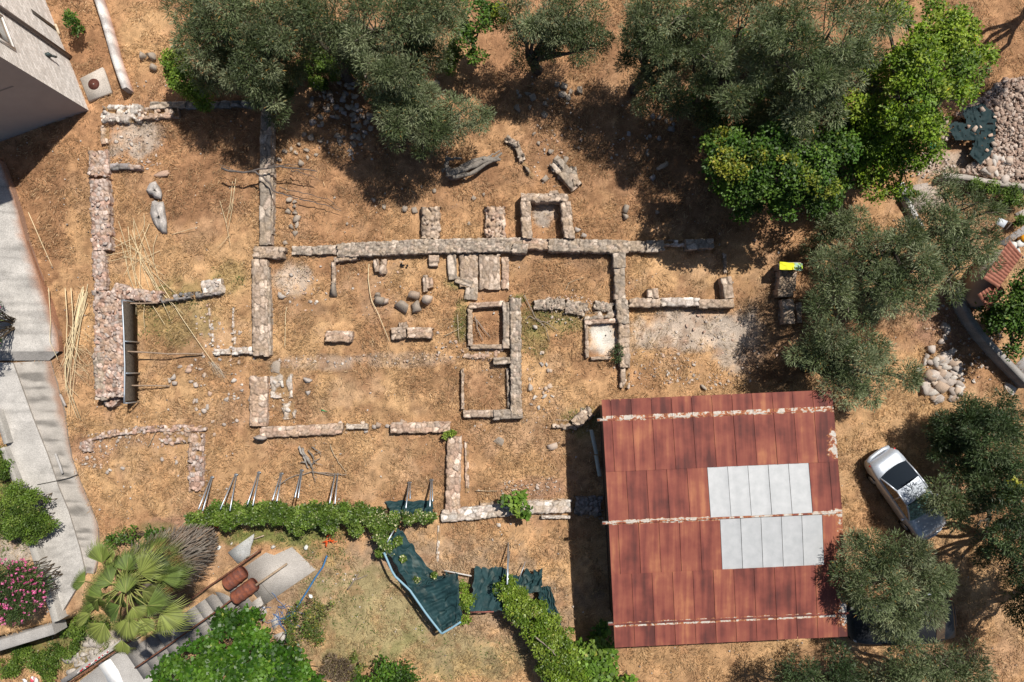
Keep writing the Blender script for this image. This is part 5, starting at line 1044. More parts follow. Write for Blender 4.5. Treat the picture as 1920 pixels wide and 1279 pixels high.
# ================================================================== TREES
Tg = 'olive trees round the ruins'
tree('olive_tree', 'grey green olive with bare twigs above the north western room', 'olive tree', [(425, 55, 80, 4.0), (370, 90, 55, 3.6), (475, 120, 68, 3.8), (530, 60, 60, 4.2), (440, 20, 70, 4.5), (500, 175, 38, 3.2), (355, 30, 45, 3.8), (445, 165, 34, 3.0), (420, 120, 50, 2.4), (490, 50, 50, 3), (520, 120, 50, 2.6), (395, 160, 26, 2.2), (560, 70, 40, 3.0)], 'olive', Tg, base=(470, 130), twigs=12)
tree('bright_shrub', 'bright lime green bush under the north western olive', 'bush', [(332, 115, 28, 1.7), (345, 150, 32, 1.6), (372, 165, 26, 1.4), (318, 140, 16, 1.4), (385, 190, 20, 1.0)], 'hedge', None, r0=.05, base=(350, 150))
tree('olive_tree', 'broad olive at top centre spilling over the grey scree', 'olive tree', [(610, 25, 62, 4.6), (700, 50, 70, 4.8), (770, 25, 68, 4.6), (560, 20, 50, 4.4), (700, 115, 62, 4.4), (755, 130, 48, 4.3), (815, 60, 45, 4.0), (800, 15, 50, 4.4), (540, 30, 40, 3), (655, 90, 50, 2.6), (800, 110, 44, 2.8), (850, 20, 34, 3.4), (770, 80, 50, 3.0)], 'olive', Tg, base=(655, 150), twigs=10)
tree('olive_tree', 'olive with a low ragged crown reaching down over the stump', 'olive tree', [(750, 215, 50, 3.4), (790, 185, 40, 3.4), (745, 262, 30, 3.0), (800, 245, 40, 3.0), (860, 210, 38, 2.8), (905, 225, 30, 2.6), (720, 180, 36, 3.6), (750, 170, 50, 2.6), (780, 220, 40, 2.2), (820, 230, 34, 2.2), (838, 255, 22, 2.5), (790, 280, 22, 2.5)], 'olive', Tg, base=(790, 290), twigs=8)
tree('olive_tree', 'small olive at the top edge between two brown clearings', 'olive tree', [(1010, 20, 50, 3.8), (1060, 60, 42, 3.4), (1100, 85, 36, 3.2), (985, 70, 32, 3.2), (1075, 15, 40, 3.8), (1040, 95, 26, 2.9), (1110, 40, 34, 3.4), (1030, 55, 36, 3.2), (960, 20, 34, 3.2), (1130, 80, 18, 3.0)], 'olive', Tg, base=(1010, 130), twigs=8)
tree('olive_tree', 'olive with rounded tufts at the western side of the big grove', 'olive tree', [(1245, 175, 42, 3.4), (1262, 195, 30, 3.2), (1300, 70, 40, 4.2), (1225, 65, 50, 3.6), (1270, 60, 44, 3.8), (1240, 130, 34, 3.0), (1225, 30, 54, 4.8), (1280, 25, 56, 5.0), (1200, 75, 34, 4.5), (1245, 95, 40, 4.4), (1190, 20, 36, 4.2)], 'olive', Tg, base=(1190, 170), twigs=7)
tree('olive_tree', 'olive with dense grey crown at the middle of the big grove', 'olive tree', [(1340, 110, 52, 5.2), (1320, 165, 26, 4.6), (1380, 195, 42, 4.6), (1395, 40, 62, 5.4), (1435, 120, 50, 5.2), (1350, 40, 40, 5.2), (1410, 160, 34, 4.8), (1440, 60, 44, 4.0), (1300, 110, 34, 3.4), (1400, 110, 50, 3.6)], 'olive', Tg, base=(1300, 210), twigs=9)
tree('olive_tree', 'tall silvery olive at the eastern side of the big grove', 'olive tree', [(1480, 70, 78, 6.0), (1560, 60, 74, 6.0), (1510, 150, 66, 5.8), (1575, 140, 58, 5.6), (1500, 215, 46, 5.0), (1610, 90, 50, 5.4), (1450, 20, 50, 5.6), (1550, 205, 34, 5.0), (1620, 40, 46, 5.4), (1510, 265, 22, 4.2), (1660, 40, 36, 5), (1560, 150, 60, 3.4), (1610, 150, 44, 3.6), (1470, 180, 50, 3.4), (1440, 230, 34, 2.8)], 'olive', Tg, base=(1430, 260), twigs=8)
tree('leafy_tree', 'yellow green broad leaved tree south of the big olive grove', 'tree', [(1370, 300, 58, 4.0), (1350, 265, 34, 3.6), (1400, 360, 46, 3.6), (1465, 330, 58, 4.2), (1530, 320, 54, 4.2), (1420, 300, 50, 4.3), (1545, 370, 40, 3.6), (1480, 380, 38, 3.4), (1390, 395, 22, 2.8), (1570, 275, 44, 4.2), (1450, 270, 46, 4.3), (1600, 240, 40, 2.2), (1590, 320, 44, 2.4), (1610, 280, 40, 2.0), (1500, 250, 40, 2.6), (1380, 250, 30, 2.0), (1620, 200, 34, 2.0)], 'deep', None, base=(1400, 370), extra=[([(1365, 300, 40, 4.4), (1510, 340, 30, 4.5), (1345, 268, 26, 3.8), (1425, 300, 18, 4.6), (1475, 305, 20, 4.7), (1550, 345, 22, 4.2), (1385, 330, 24, 4.4)], 'yellow')])
tree('leafy_tree', 'bright green broad leaved tree beside the pink rubble', 'tree', [(1790, 75, 58, 5.0), (1730, 120, 60, 5.4), (1815, 135, 48, 4.8), (1700, 180, 52, 5.2), (1770, 180, 52, 5.0), (1665, 230, 42, 4.8), (1725, 235, 44, 4.6), (1690, 300, 38, 3.2), (1650, 305, 40, 3.0), (1620, 210, 40, 4.0), (1640, 250, 44, 3.8), (1600, 290, 34, 3.0), (1720, 285, 42, 3.4), (1745, 255, 36, 3.8), (1690, 345, 26, 2.6), (1610, 260, 36, 3.4), (1680, 130, 44, 4.8), (1740, 25, 32, 4.4), (1840, 120, 30, 4.4), (1762, 128, 50, 5.0), (1775, 62, 44, 5.0), (1800, 100, 40, 4.8), (1640, 150, 30, 4.2), (1735, 70, 40, 5.2), (1805, 45, 36, 4.8), (1660, 20, 40, 4.5), (1700, 30, 24, 4.4), (1630, 340, 28, 2.6), (1650, 350, 30, 2.4), (1700, 235, 50, 3.0), (1640, 270, 40, 2.6), (1650, 190, 40, 3.0), (1620, 230, 30, 3)], 'lime', None, base=(1640, 280), r0=.2)
tree('olive_tree', 'spreading olive right of the yellow cloth with dark forked trunk', 'olive tree', [(1600, 425, 46, 2.2), (1570, 500, 48, 3.6), (1655, 470, 44, 4.2), (1720, 500, 52, 4.4), (1665, 545, 48, 4.2), (1560, 565, 48, 3.4), (1710, 560, 44, 4.0), (1620, 580, 34, 3.4), (1690, 440, 40, 4.2), (1540, 430, 30, 1.8), (1750, 470, 34, 4.2)], 'olive', Tg, base=(1610, 555), r0=.2, twigs=12)
tree('olive_tree', 'sparse twiggy olive overhanging the terracotta roof', 'olive tree', [(1795, 385, 50, 4.2), (1770, 440, 50, 4.4), (1830, 450, 46, 4.2), (1800, 505, 44, 4.0), (1845, 400, 36, 3.8), (1850, 490, 30, 3.6), (1765, 360, 32, 4.0), (1790, 550, 24, 3.4)], 'olive', Tg, base=(1740, 440), twigs=22, dens=.8, twr=.016)
tree('olive_tree', 'dense green olive standing behind the shed roof corner', 'olive tree', [(1555, 630, 46, 3.2), (1615, 680, 52, 3.4), (1580, 725, 40, 3.0), (1680, 705, 44, 3.0), (1530, 670, 30, 2.8), (1640, 640, 40, 3.2), (1630, 730, 30, 2.8), (1500, 650, 30, 2.6)], 'olive', Tg, base=(1510, 690), twigs=6)
tree('olive_tree', 'large dark bushy olive below the white stone heap at the right', 'olive tree', [(1800, 800, 56, 1.9), (1855, 830, 66, 2.6), (1805, 868, 46, 1.8), (1858, 905, 54, 2.4), (1905, 800, 44, 2.8), (1752, 795, 22, 1.4), (1912, 880, 48, 2.8), (1880, 760, 36, 2.4), (1815, 765, 28, 1.9), (1760, 845, 24, 1.4), (1880, 925, 32, 2.7)], 'dark_olive', Tg, base=(1800, 830), twigs=6)
tree('olive_tree', 'small greyish olive branch covering the silver car bonnet', 'olive tree', [(1772, 930, 40, 2.3), (1800, 965, 36, 2.4), (1830, 1010, 34, 2.4), (1850, 1050, 26, 2.2), (1820, 940, 30, 2.4), (1748, 945, 20, 2.0)], 'olive', Tg, base=(1830, 960), r0=.1, twigs=6, zl=False)
tree('olive_tree', 'round olive between the shed roof and the two cars', 'olive tree', [(1630, 1040, 48, 3.6), (1690, 1050, 54, 3.8), (1640, 1100, 54, 3.9), (1715, 1105, 54, 3.8), (1600, 1085, 40, 3.6), (1760, 1080, 34, 3.4), (1690, 1145, 36, 3.3), (1605, 1020, 24, 3.2), (1740, 1132, 34, 3.4), (1590, 1110, 22, 3.6), (1700, 1165, 20, 3.0)], 'olive', Tg, base=(1640, 1060), twigs=8, zl=False, dens=1.15)
tree('olive_tree', 'olive at the lower edge partly covering the dark blue car', 'olive tree', [(1680, 1175, 32, 3.0), (1700, 1230, 48, 3.0), (1760, 1240, 50, 3.0), (1820, 1250, 46, 3.0), (1700, 1280, 50, 3.0), (1780, 1290, 50, 3.0), (1650, 1270, 34, 2.6), (1650, 1180, 18, 2.7)], 'olive', Tg, base=(1730, 1240), twigs=9, zl=False)
tree('olive_tree', 'dark olive cut by the lower picture edge below the shed', 'olive tree', [(1500, 1265, 40, 2.4), (1560, 1250, 42, 2.4), (1600, 1290, 42, 2.4), (1530, 1300, 46, 2.6), (1465, 1290, 36, 2.2)], 'dark_olive', Tg, base=(1540, 1275), twigs=9, dens=.8)
tree('olive_tree', 'deep green olive cut by the right picture edge', 'olive tree', [(1905, 960, 46, 4.0), (1890, 1010, 34, 3.8), (1930, 1030, 50, 4.0), (1870, 1030, 22, 3.4), (1910, 1080, 20, 3.2)], 'dark_olive', Tg, base=(1880, 980), extra=[([(1898, 915, 16, 3.4), (1888, 930, 12, 3.2)], 'yellow')])
tree('leafy_tree', 'dark glossy tree at the right edge above the retaining wall', 'tree', [(1890, 565, 34, 2.0), (1920, 600, 46, 2.0), (1885, 612, 30, 1.9), (1912, 525, 26, 2.2), (1900, 645, 24, 1.8), (1940, 550, 46, 2.2)], 'deep', None, base=(1860, 600))
tree('leafy_tree', 'small dark leaved tree at top centre between olives', 'tree', [(900, 30, 34, 2.6), (880, 75, 26, 2.2), (920, 20, 22, 2.4), (895, 105, 18, 1.8), (870, 50, 20, 2.0)], 'deep', None, base=(890, 90), r0=.07, extra=[([(935, 25, 20, 2.9)], 'yellow')])
tree('olive_tree', 'olive rooted beyond the right edge shading the lower right corner', 'olive tree', [(1985, 1070, 60, 4.2), (2030, 1130, 70, 4.4), (1975, 1130, 50, 3.8), (2060, 1050, 60, 4.2), (1950, 1165, 30, 3.2), (2010, 1200, 60, 4.0)], 'dark_olive', Tg, base=(1940, 1090), twigs=4)
tree('olive_tree', 'olive rooted beyond the upper right corner shading the brown slope', 'olive tree', [(2010, -70, 70, 4.6), (1960, -100, 60, 4.6), (2060, -20, 60, 4.4), (1990, -20, 50, 4.2)], 'dark_olive', Tg, base=(1950, 0), twigs=4)
for (a, c, r, z) in ((590, 100, 26, .7), (615, 128, 22, .6), (642, 95, 24, .7), (565, 130, 20, .6), (620, 70, 24, .8), (600, 155, 16, .5), (510, 150, 24, .6), (535, 168, 16, .5), (665, 132, 18, .6)):
    shrub('undergrowth_fill', 'dark green undergrowth shaded by the olives above the grey scree', 'undergrowth', [(a, c, r, z), (a + r * .5, c + r * .4, r * .6, z * .7)], 'bush', 'undergrowth above the scree', dens=.9)
for (a, c, r, z) in ((1330, 60, 34, 1.2), (1300, 95, 30, 1.1), (1390, 90, 34, 1.2), (1450, 60, 34, 1.2), (1350, 150, 34, 1.0), (1280, 40, 28, 1.0), (1290, 190, 26, .8), (1335, 215, 30, .8), (1410, 215, 34, .9), (1420, 150, 34, 1.0), (1480, 130, 34, 1.2)):  # bushes added to darken grove gaps that hold only shade
    shrub('undergrowth_fill', 'added green fill standing in for black shade below the big olive grove', 'undergrowth', [(a, c, r, z), (a + r * .5, c + r * .4, r * .6, z * .7)], 'deep', 'shade fill of the big grove', dens=.9)
shrub('green_bush', 'round mid green bush left of the small dark tree', 'bush', [(845, 105, 20, .9), (840, 125, 17, .8), (852, 88, 14, .8)], 'bush')
shrub('green_bush', 'small conifer like bush growing beside the stone house', 'bush', [(137, 42, 14, .9), (145, 55, 11, .7), (130, 30, 10, .7)], 'deep')
shrub('green_bush', 'round vivid green bush overhanging the concrete ramp', 'bush', [(62, 945, 34, 1.0), (45, 975, 36, 1.0), (80, 980, 26, .9), (40, 930, 26, .8), (62, 1000, 24, .7), (25, 985, 26, .7)], 'bush')
shrub('green_verge', 'strip of fresh green growth left of the long parapet', 'bush', [(8, 880, 18, .4), (18, 920, 18, .5), (5, 850, 12, .3), (28, 945, 16, .5), (12, 950, 20, .4)], 'bush')
def blossoms(root, lobes, n):
    mb = MB()
    for (a, c, r, z) in lobes:
        x, y = P(a, c, z); R = r * S * (1 - z / H); k = int(n * (r / 40) ** 2); d = unit(k, rng); d[:, 2] = np.abs(d[:, 2]); cen = np.array([x, y, z]) + d * R * np.array([1.04, 1.04, .82])
        for q in cen:
            m_ = int(rng.integers(7, 15)); dl = unit(m_, rng); dl[:, 2] = np.abs(dl[:, 2]); pos = q + dl * rng.uniform(.01, .085, (m_, 1)); s1 = np.cross(dl, unit(m_, rng)); s1 /= np.linalg.norm(s1, axis=1, keepdims=True); s2 = np.cross(dl, s1); w = rng.uniform(.018, .034, (m_, 1))
            v = np.stack([pos - s1 * w, pos - s2 * w, pos + s1 * w, pos + s2 * w], 1); col = np.array([(.62, .09, .27), (.68, .16, .36), (.50, .05, .20), (.74, .26, .44)])[rng.integers(0, 4, m_)]
            mb.add(v.reshape(-1, 3), np.arange(m_ * 4).reshape(-1, 4), np.repeat(col, 4, 0))
    put('blossom', mb, M['leaf'], parent=root)
ol = [(15, 1090, 42, 1.7), (50, 1085, 30, 1.6), (30, 1130, 36, 1.6), (60, 1115, 26, 1.6), (8, 1140, 28, 1.5), (70, 1090, 18, 1.5), (38, 1070, 22, 1.6)]
r_ = shrub('oleander', 'oleander covered in pink blossom in the lower left corner', 'oleander', ol, 'oleander'); blossoms(r_, ol, 58)
ol = [(-40, 565, 36, 1.9), (-14, 572, 15, 1.7), (-30, 640, 30, 1.8), (-8, 642, 10, 1.6), (-50, 600, 40, 2.0)]
r_ = shrub('oleander', 'pink oleander peeping in at the left edge over the ramp', 'oleander', ol, 'oleander'); blossoms(r_, ol, 60)
shrub('ivy_hedge', 'ivy covered fence running above the grassy garden', 'hedge', [(362, 973, 14, .5), (385, 970, 18, .7)] + [(405 + 22 * k, 966 + 3 * math.sin(k), 22 + 3 * math.sin(k * 1.7), .9) for k in range(13)] + [(410 + 30 * k, 955 + 2 * math.sin(k * 2), 15, .8) for k in range(9)] + [(700, 975, 22, .9), (725, 985, 16, .9), (560, 985, 18, .7), (620, 985, 18, .7), (670, 988, 18, .7)], 'ivy', mat='ivy', flat=.5)
shrub('flowering_vine', 'vine with cream flowers at the right end of the ivy fence', 'vine', [(690, 965, 16, 1.0), (715, 968, 16, 1.0), (740, 970, 14, 1.0), (765, 972, 13, 1.0), (790, 970, 13, .9), (808, 966, 11, .8), (712, 1000, 14, .9), (722, 1018, 14, .9), (735, 1028, 13, .8), (715, 1035, 10, .7), (745, 1015, 8, .8), (757, 1048, 6, .9), (781, 1088, 6, .8), (814, 1079, 5, .6)], 'ivyflower', mat='ivy', flat=.5)
shrub('clipped_hedge', 'bright green hedge running diagonally left of the shed', 'hedge', [(952, 1108, 26, 1.1), (975, 1130, 30, 1.2), (1000, 1155, 36, 1.2), (960, 1140, 22, 1.0), (1025, 1185, 40, 1.2), (1045, 1215, 44, 1.2), (1062, 1250, 46, 1.2), (1085, 1280, 44, 1.2), (1000, 1185, 20, 1.0), (1030, 1255, 26, 1.0)], 'hedge', mat='ivy', flat=.6)
shrub('fig_bush', 'large leaved fig bush at the foot of the diagonal hedge', 'bush', [(1120, 1220, 30, 1.2), (1140, 1250, 34, 1.2), (1105, 1255, 30, 1.2), (1150, 1280, 34, 1.2), (1180, 1285, 22, 1.0), (1110, 1285, 30, 1.2), (1095, 1225, 18, 1.1)], 'fig', flat=.6)
shrub('fig_bush', 'small dark fig bush in the shade at the shed corner', 'bush', [(1128, 1182, 16, .8), (1122, 1196, 11, .7)], 'fig', flat=.6)
shrub('fig_sapling', 'fig sapling growing out of the pale slab wall', 'sapling', [(966, 940, 16, .9), (978, 955, 14, .9), (950, 940, 12, .8), (975, 930, 9, .9), (985, 964, 7, .7)], 'fig', flat=.5, dens=.6)
vl = [(330, 1260, 40, 1.5), (375, 1235, 44, 1.6), (420, 1205, 44, 1.6), (455, 1180, 34, 1.5), (425, 1165, 26, 1.4), (480, 1215, 44, 1.6), (430, 1255, 50, 1.7), (500, 1255, 50, 1.6), (375, 1280, 44, 1.5), (540, 1245, 36, 1.4), (560, 1275, 40, 1.4), (470, 1290, 50, 1.6), (300, 1285, 30, 1.3), (475, 1150, 16, 1.2), (520, 1225, 26, 1.3), (570, 1300, 40, 1.3)]
shrub('grapevine', 'broad leaved grapevine sprawling over its trellis beside the stairs', 'vine', vl, 'vine', mat='ivy', flat=.40, dens=1.1)
shrub('thorny_bush', 'loose thorny bush beside the tangle of blue netting', 'bush', [(570, 1140, 26, .9), (590, 1165, 28, .9), (560, 1185, 26, .8), (610, 1145, 20, .7), (545, 1165, 18, .7), (590, 1195, 20, .6), (550, 1205, 16, .5)], 'thorn', dens=.8)
shrub('dry_bush', 'brown dried bush at the lower picture edge', 'bush', [(632, 1245, 24, .6), (645, 1265, 26, .6), (618, 1262, 18, .5)], 'dry')
shrub('green_bush', 'bushy green shrub cut by the lower picture edge', 'bush', [(735, 1262, 28, .9), (765, 1270, 26, .9), (710, 1278, 26, .8), (745, 1285, 30, .8), (680, 1285, 22, .7)], 'deep')
shrub('green_bush', 'small yellowish weed bush beside the brown dried bush', 'bush', [(672, 1250, 16, .4), (660, 1232, 10, .3), (668, 1268, 14, .4)], 'thorn')
shrub('weed_bush', 'climbing weed between the two green shade nets', 'bush', [(872, 1115, 12, .9), (874, 1135, 14, .9), (870, 1158, 12, .7), (886, 1125, 9, .8), (868, 1095, 9, .7)], 'hedge', dens=.8)
shrub('weed_bush', 'low weeds behind the palm below the red earth', 'bush', [(245, 1000, 20, .4), (285, 1008, 16, .4), (215, 1010, 18, .5), (305, 1002, 12, .3)], 'deep', dens=.7)
shrub('weed_bush', 'dark tuft of weeds at the corner of the white plaster floor', 'weeds', [(1154, 664, 11, .35), (1162, 655, 7, .35)], 'dark_olive', dens=.6)
shrub('weed_bush', 'bright weed tuft at the top of the pale north south wall', 'weeds', [(840, 814, 8, .4), (848, 812, 6, .4)], 'hedge')
for (a, c, r, lb) in ((1895, 368, 20, 'largest green shrub on the red bank at the right edge'), (1860, 352, 12, 'middle green shrub on the red bank below the low wall'), (1828, 346, 12, 'leftmost green shrub on the red bank below the low wall'), (1912, 415, 10, 'small green shrub beside the grey lane'), (1712, 362, 8, 'green tuft on the tan path by the white kerb')):
    shrub('green_bush', lb, 'bush', [(a, c, r, .5), (a + r * .6, c + r * .3, r * .7, .4), (a - r * .5, c + r * .4, r * .6, .4)], 'bush')
for (a, c, r, z) in [(125, 1185, 16, -.9), (150, 1172, 18, -.8), (185, 1178, 16, -.9), (140, 1200, 16, -1.0), (100, 1225, 18, -1.1), (70, 1240, 20, -1.1), (40, 1225, 18, -1.1), (130, 1222, 14, -1.1), (20, 1250, 20, -1.1), (90, 1262, 18, -1.1)]:
    shrub('weed_bush', 'green weeds below the retaining wall at the lower left', 'weeds', [(a, c, r, z), (a + r * .6, c - r * .3, r * .6, z)], 'bush', 'weeds below the retaining wall', flat=.4, dens=.8)

# ================================================================== DEAD WOOD
mb = MB(); bc = np.array((.25, .22, .19))
for (pts, r0, r1) in (([(842, 328), (862, 318), (885, 312), (910, 302), (935, 298)], .17, .09), ([(848, 332), (875, 328), (900, 316), (925, 300), (940, 288)], .12, .05), ([(850, 325), (880, 305), (905, 296), (938, 300)], .12, .06), ([(842, 330), (838, 312), (836, 292)], .16, .05), ([(835, 300), (850, 296), (868, 297)], .09, .04), ([(905, 300), (925, 290), (938, 282)], .06, .02)):
    p = P3([q[0] for q in pts], [q[1] for q in pts], np.linspace(.45, .30, len(pts))); p = resample3(p, 10); p += rng.normal(0, .02, p.shape); mb.tube(p, np.linspace(r0, r1, 10) * rng.uniform(.85, 1.15, 10), 8, bc * rng.uniform(.8, 1.15))
rocks(mb, [P3(850, 330, .25), P3(842, 318, .2)], [[.34, .3, .3], [.2, .28, .25]], [.3, 1], [(.15, .13, .12), (.19, .17, .15)], .1, .18); put('fallen_trunk', mb, M['bark'], 'gnarled grey fallen tree trunk lying in the open grass', 'tree trunk')
mb = MB()
for (pts, r0, r1, z) in (([(415, 317), (450, 324), (490, 317), (530, 312), (565, 318), (595, 322)], .05, .02, .9), ([(470, 322), (490, 330), (505, 345), (515, 360), (560, 372)], .045, .02, .85), ([(560, 372), (600, 382), (640, 395)], .025, .012, .3), ([(500, 316), (520, 308), (555, 310)], .03, .01, .9), ([(520, 350), (560, 360), (620, 375), (636, 392)], .02, .008, .25), ([(545, 318), (585, 330), (600, 340)], .02, .006, .5), ([(440, 322), (425, 312), (410, 310)], .02, .008, .7)):
    p = resample3(P3([q[0] for q in pts], [q[1] for q in pts], np.full(len(pts), z)), 14); p += rng.normal(0, .025, p.shape); mb.tube(p, np.linspace(r0, r1, 14), 6, (.13, .11, .10))
put('dead_branch', mb, M['bark'], 'long dark dead branch lying across the smooth topped wall', 'branch')
mb = MB()
for (a, c, d, e, r) in ((560, 838, 572, 856, .06), (572, 856, 584, 876, .09), (566, 842, 580, 862, .07), (578, 845, 590, 868, .04), (584, 872, 600, 860, .03), (575, 862, 562, 868, .04), (586, 876, 592, 905, .025), (585, 838, 602, 856, .03), (568, 850, 578, 878, .05), (590, 852, 604, 846, .02), (588, 866, 606, 872, .02)):
    p = P3([a, (a + d) / 2 + rng.normal(0, 2), d], [c, (c + e) / 2 + rng.normal(0, 2), e], [.10, .22, .10]); mb.tube(resample3(p, 9) + rng.normal(0, .015, (9, 3)), np.linspace(r, r * .4, 9), 6, np.array((.30, .27, .24)) * rng.uniform(.6, 1.2))
put('tree_root', mb, M['bark'], 'grey dead tree root lying above the ivy fence', 'tree root')
DB = [([(982, 552), (1000, 588), (1006, 600), (1022, 612), (1030, 640)], .025, 'forked dead branch lying in the eastern weeds', [[(1004, 598), (1025, 606), (1045, 620)], [(1003, 600), (995, 592), (985, 600)]]), ([(890, 592), (895, 615), (905, 640)], .03, 'grey branch lying inside the square chamber', [[(892, 598), (905, 615), (920, 632)]]), ([(1060, 545), (1068, 530), (1095, 520)], .015, 'thin dry twig in the grass below the main wall', []),
      ([(520, 912), (545, 895), (585, 885), (640, 888)], .028, 'bent pale stick leaning between the steel props', [[(585, 885), (620, 890), (650, 890)]]), ([(618, 835), (628, 855), (640, 875), (652, 888)], .02, 'curved pale stick right of the dead root', []), ([(652, 1105), (665, 1088), (690, 1078)], .03, 'dark forked branch in the lower garden', [[(665, 1088), (672, 1075)]]), ([(832, 630), (850, 622), (868, 612)], .02, 'grey stick left of the square chamber', [[(858, 590), (860, 620), (862, 640)]]), ([(1005, 1195), (1030, 1215), (1042, 1228)], .03, 'bare grey stick lying on the diagonal hedge', [[(1038, 1222), (1042, 1215)]]), ([(893, 920), (935, 921)], .02, 'short straw coloured stick above the pale slab wall', []), ([(278, 838), (290, 815), (296, 800)], .018, 'thin twig inside the red footing room', [])]
for pts, r, lb, ex in DB:
    z = 1.75 if 'hedge' in lb else .10; mb = MB()
    for q in [pts] + ex: p = resample3(P3([a[0] for a in q], [a[1] for a in q], np.full(len(q), z)), 10); p[:, :2] += rng.normal(0, .015, (10, 2)); mb.tube(p, np.linspace(r, r * .5, 10), 6, (.26, .21, .17) if r > .02 else (.40, .32, .22))
    put('dead_branch', mb, M['bark'], lb, 'branch')
# reeds
def cane(pts, label, group, r=.013, z=(.05, .25), col=(.66, .54, .34)):
    p = resample3(P3([a[0] for a in pts], [a[1] for a in pts], np.linspace(z[0], z[1], len(pts))), 12); mb = MB(); mb.tube(p, np.linspace(r, r * .55, 12), 5, np.array(col) * rng.uniform(.8, 1.2)); put('dry_cane', mb, M['cane'], label, 'cane', group)
lb, gr = 'dry cane in the tall sheaf beside the concrete ramp', 'canes beside the ramp'
for k in range(16):
    a = 150 + rng.normal(0, 4); cane([(a + 6, 545 + rng.normal(0, 12)), (a - 6, 600), (a - 18 + rng.normal(0, 5), 650), (a - 28 + rng.normal(0, 6), 690), (a - 30 + rng.normal(0, 8), 730 + rng.normal(0, 10)), (a - 12 + rng.normal(0, 10), 765 + rng.normal(0, 12))][:4 + k % 3], lb, gr, .016)
for a in (91, 122, 133): cane([(a, 540), (a + 4, 600), (a + 2, 640), (a + 18, 675)], 'single long cane arching over the ramp edge', 'single canes by the ramp', .018, (.2, .6))
for k in range(22):
    a = (rng.uniform(125, 155), rng.uniform(610, 700)); cane([a, (a[0] + rng.uniform(8, 20), a[1] + rng.uniform(0, 15)), (a[0] + rng.uniform(20, 36), a[1] + rng.uniform(5, 30))], 'thin side shoot of the dry cane sheaf by the ramp', 'cane side shoots', .006, (.25, .05))
lb, gr = 'dry cane in the star shaped heap inside the reed room', 'cane heap in the reed room'
for (a, c, d, e) in ((190, 433, 290, 495), (170, 493, 245, 470), (178, 494, 250, 478), (222, 415, 270, 560), (240, 425, 262, 570), (250, 410, 285, 500), (270, 400, 258, 450), (245, 440, 300, 560), (255, 460, 320, 600), (262, 490, 345, 590), (295, 440, 288, 495), (280, 420, 230, 520), (270, 470, 310, 580), (235, 470, 262, 565), (248, 430, 280, 540), (265, 455, 262, 560), (228, 480, 300, 500), (255, 520, 310, 610), (272, 560, 272, 620), (250, 415, 255, 500), (200, 470, 262, 440), (285, 510, 340, 560), (225, 445, 250, 540), (300, 470, 240, 500), (268, 430, 300, 530), (250, 480, 255, 590), (240, 455, 310, 520), (275, 500, 325, 575)):
    m_ = ((a + d) / 2 + rng.normal(0, 4), (c + e) / 2 + rng.normal(0, 4)); cane([(a, c), m_, (d, e)], lb, gr, .013)
cane([(300, 530), (340, 595), (378, 650), (400, 680)], 'longest cane reaching from the heap to the shoring poles', None, .018)
cane([(322, 440), (372, 425)], 'short cane lying right of the long boulder', None, .013); cane([(53, 398), (80, 460), (98, 500)], 'cane lying alone on the brown slope above the ramp', None, .016)
for (a, c, d, e) in ((442, 335, 430, 400), (436, 340, 424, 420), (412, 376, 432, 460), (430, 440, 408, 465), (440, 345, 428, 430)): cane([(a, c), ((a + d) / 2 + 2, (c + e) / 2), (d, e)], 'dry cane in the small sheaf left of the smooth topped wall', 'small cane sheaf', .011)
cane([(692, 495), (690, 520), (695, 560), (710, 590), (730, 640)], 'curved yellow cane crossing the central room', None, .02); cane([(535, 610), (535, 590), (538, 575)], 'straight pale broom handle in the plaster patch room', None, .02, (.1, .1)); cane([(534, 650), (535, 612)], 'lower piece of pale stick in the plaster patch room', None, .014)
for k in range(14):
    a = 400 + rng.normal(0, 8); cane([(395 + rng.normal(0, 3), 678), (a + 8, 692 + rng.normal(0, 4)), (a + 20 + rng.normal(0, 4), 705 + rng.normal(0, 6))], 'frayed cane tip in the tuft below the west room', 'frayed cane tuft', .006, col=(.46, .40, .32))

# ================================================================== STEEL PROPS, SHORING, NETS
sh = empty('shoring_frame', P3(236, 660, 0), 'steel rail and boards shoring the thick red wall', 'shoring')
mb = MB(); p = P3([229, 232, 234, 233], [562, 620, 690, 757], [1.05] * 4); mb.tube(resample3(p, 12), .035, 8); put('rail', mb, M['steel'], parent=sh)
for (a, c) in ((229, 563), (232, 640), (234, 700), (233, 756)):
    mb = MB(); p = P3(a, c, 1.03) + [.06, 0, 0]; mb.tube([p, p - [0, 0, .5], p - [0, 0, 1.1]], .03, 8); put('post', mb, M['steel'], parent=sh)
mb = MB(); e = [P3(230, 566, 1.0) + [.02, 0, 0], P3(234, 752, 1.0) + [.02, 0, 0]]; mb.add([e[0], e[1], e[1] - [0, 0, 1.05], e[0] - [0, 0, 1.05], e[0] - [.03, 0, 0], e[1] - [.03, 0, 0], e[1] - [.03, 0, 1.05], e[0] - [.03, 0, 1.05]], [[0, 3, 2, 1], [4, 5, 6, 7], [0, 1, 5, 4], [2, 3, 7, 6]], (.09, .075, .06)); put('board', mb, M['bark'], parent=sh)
for (pts, lb, z) in (([(235, 659), (280, 661), (320, 664), (345, 663), (380, 664)], 'longer of two wooden struts bracing the shoring rail', (.75, .15)), ([(244, 723), (290, 723), (318, 724)], 'shorter of two wooden struts bracing the shoring rail', (.5, .1)), ([(240, 569), (268, 569), (296, 568)], 'thin wooden strut at the top end of the shoring rail', (.5, .3))):
    mb = MB(); p = resample3(P3([a[0] for a in pts], [a[1] for a in pts], np.linspace(*z, len(pts))), 10); mb.tube(p, .032, 6, (.30, .22, .16)); put('wooden_strut', mb, M['bark'], lb, 'strut')
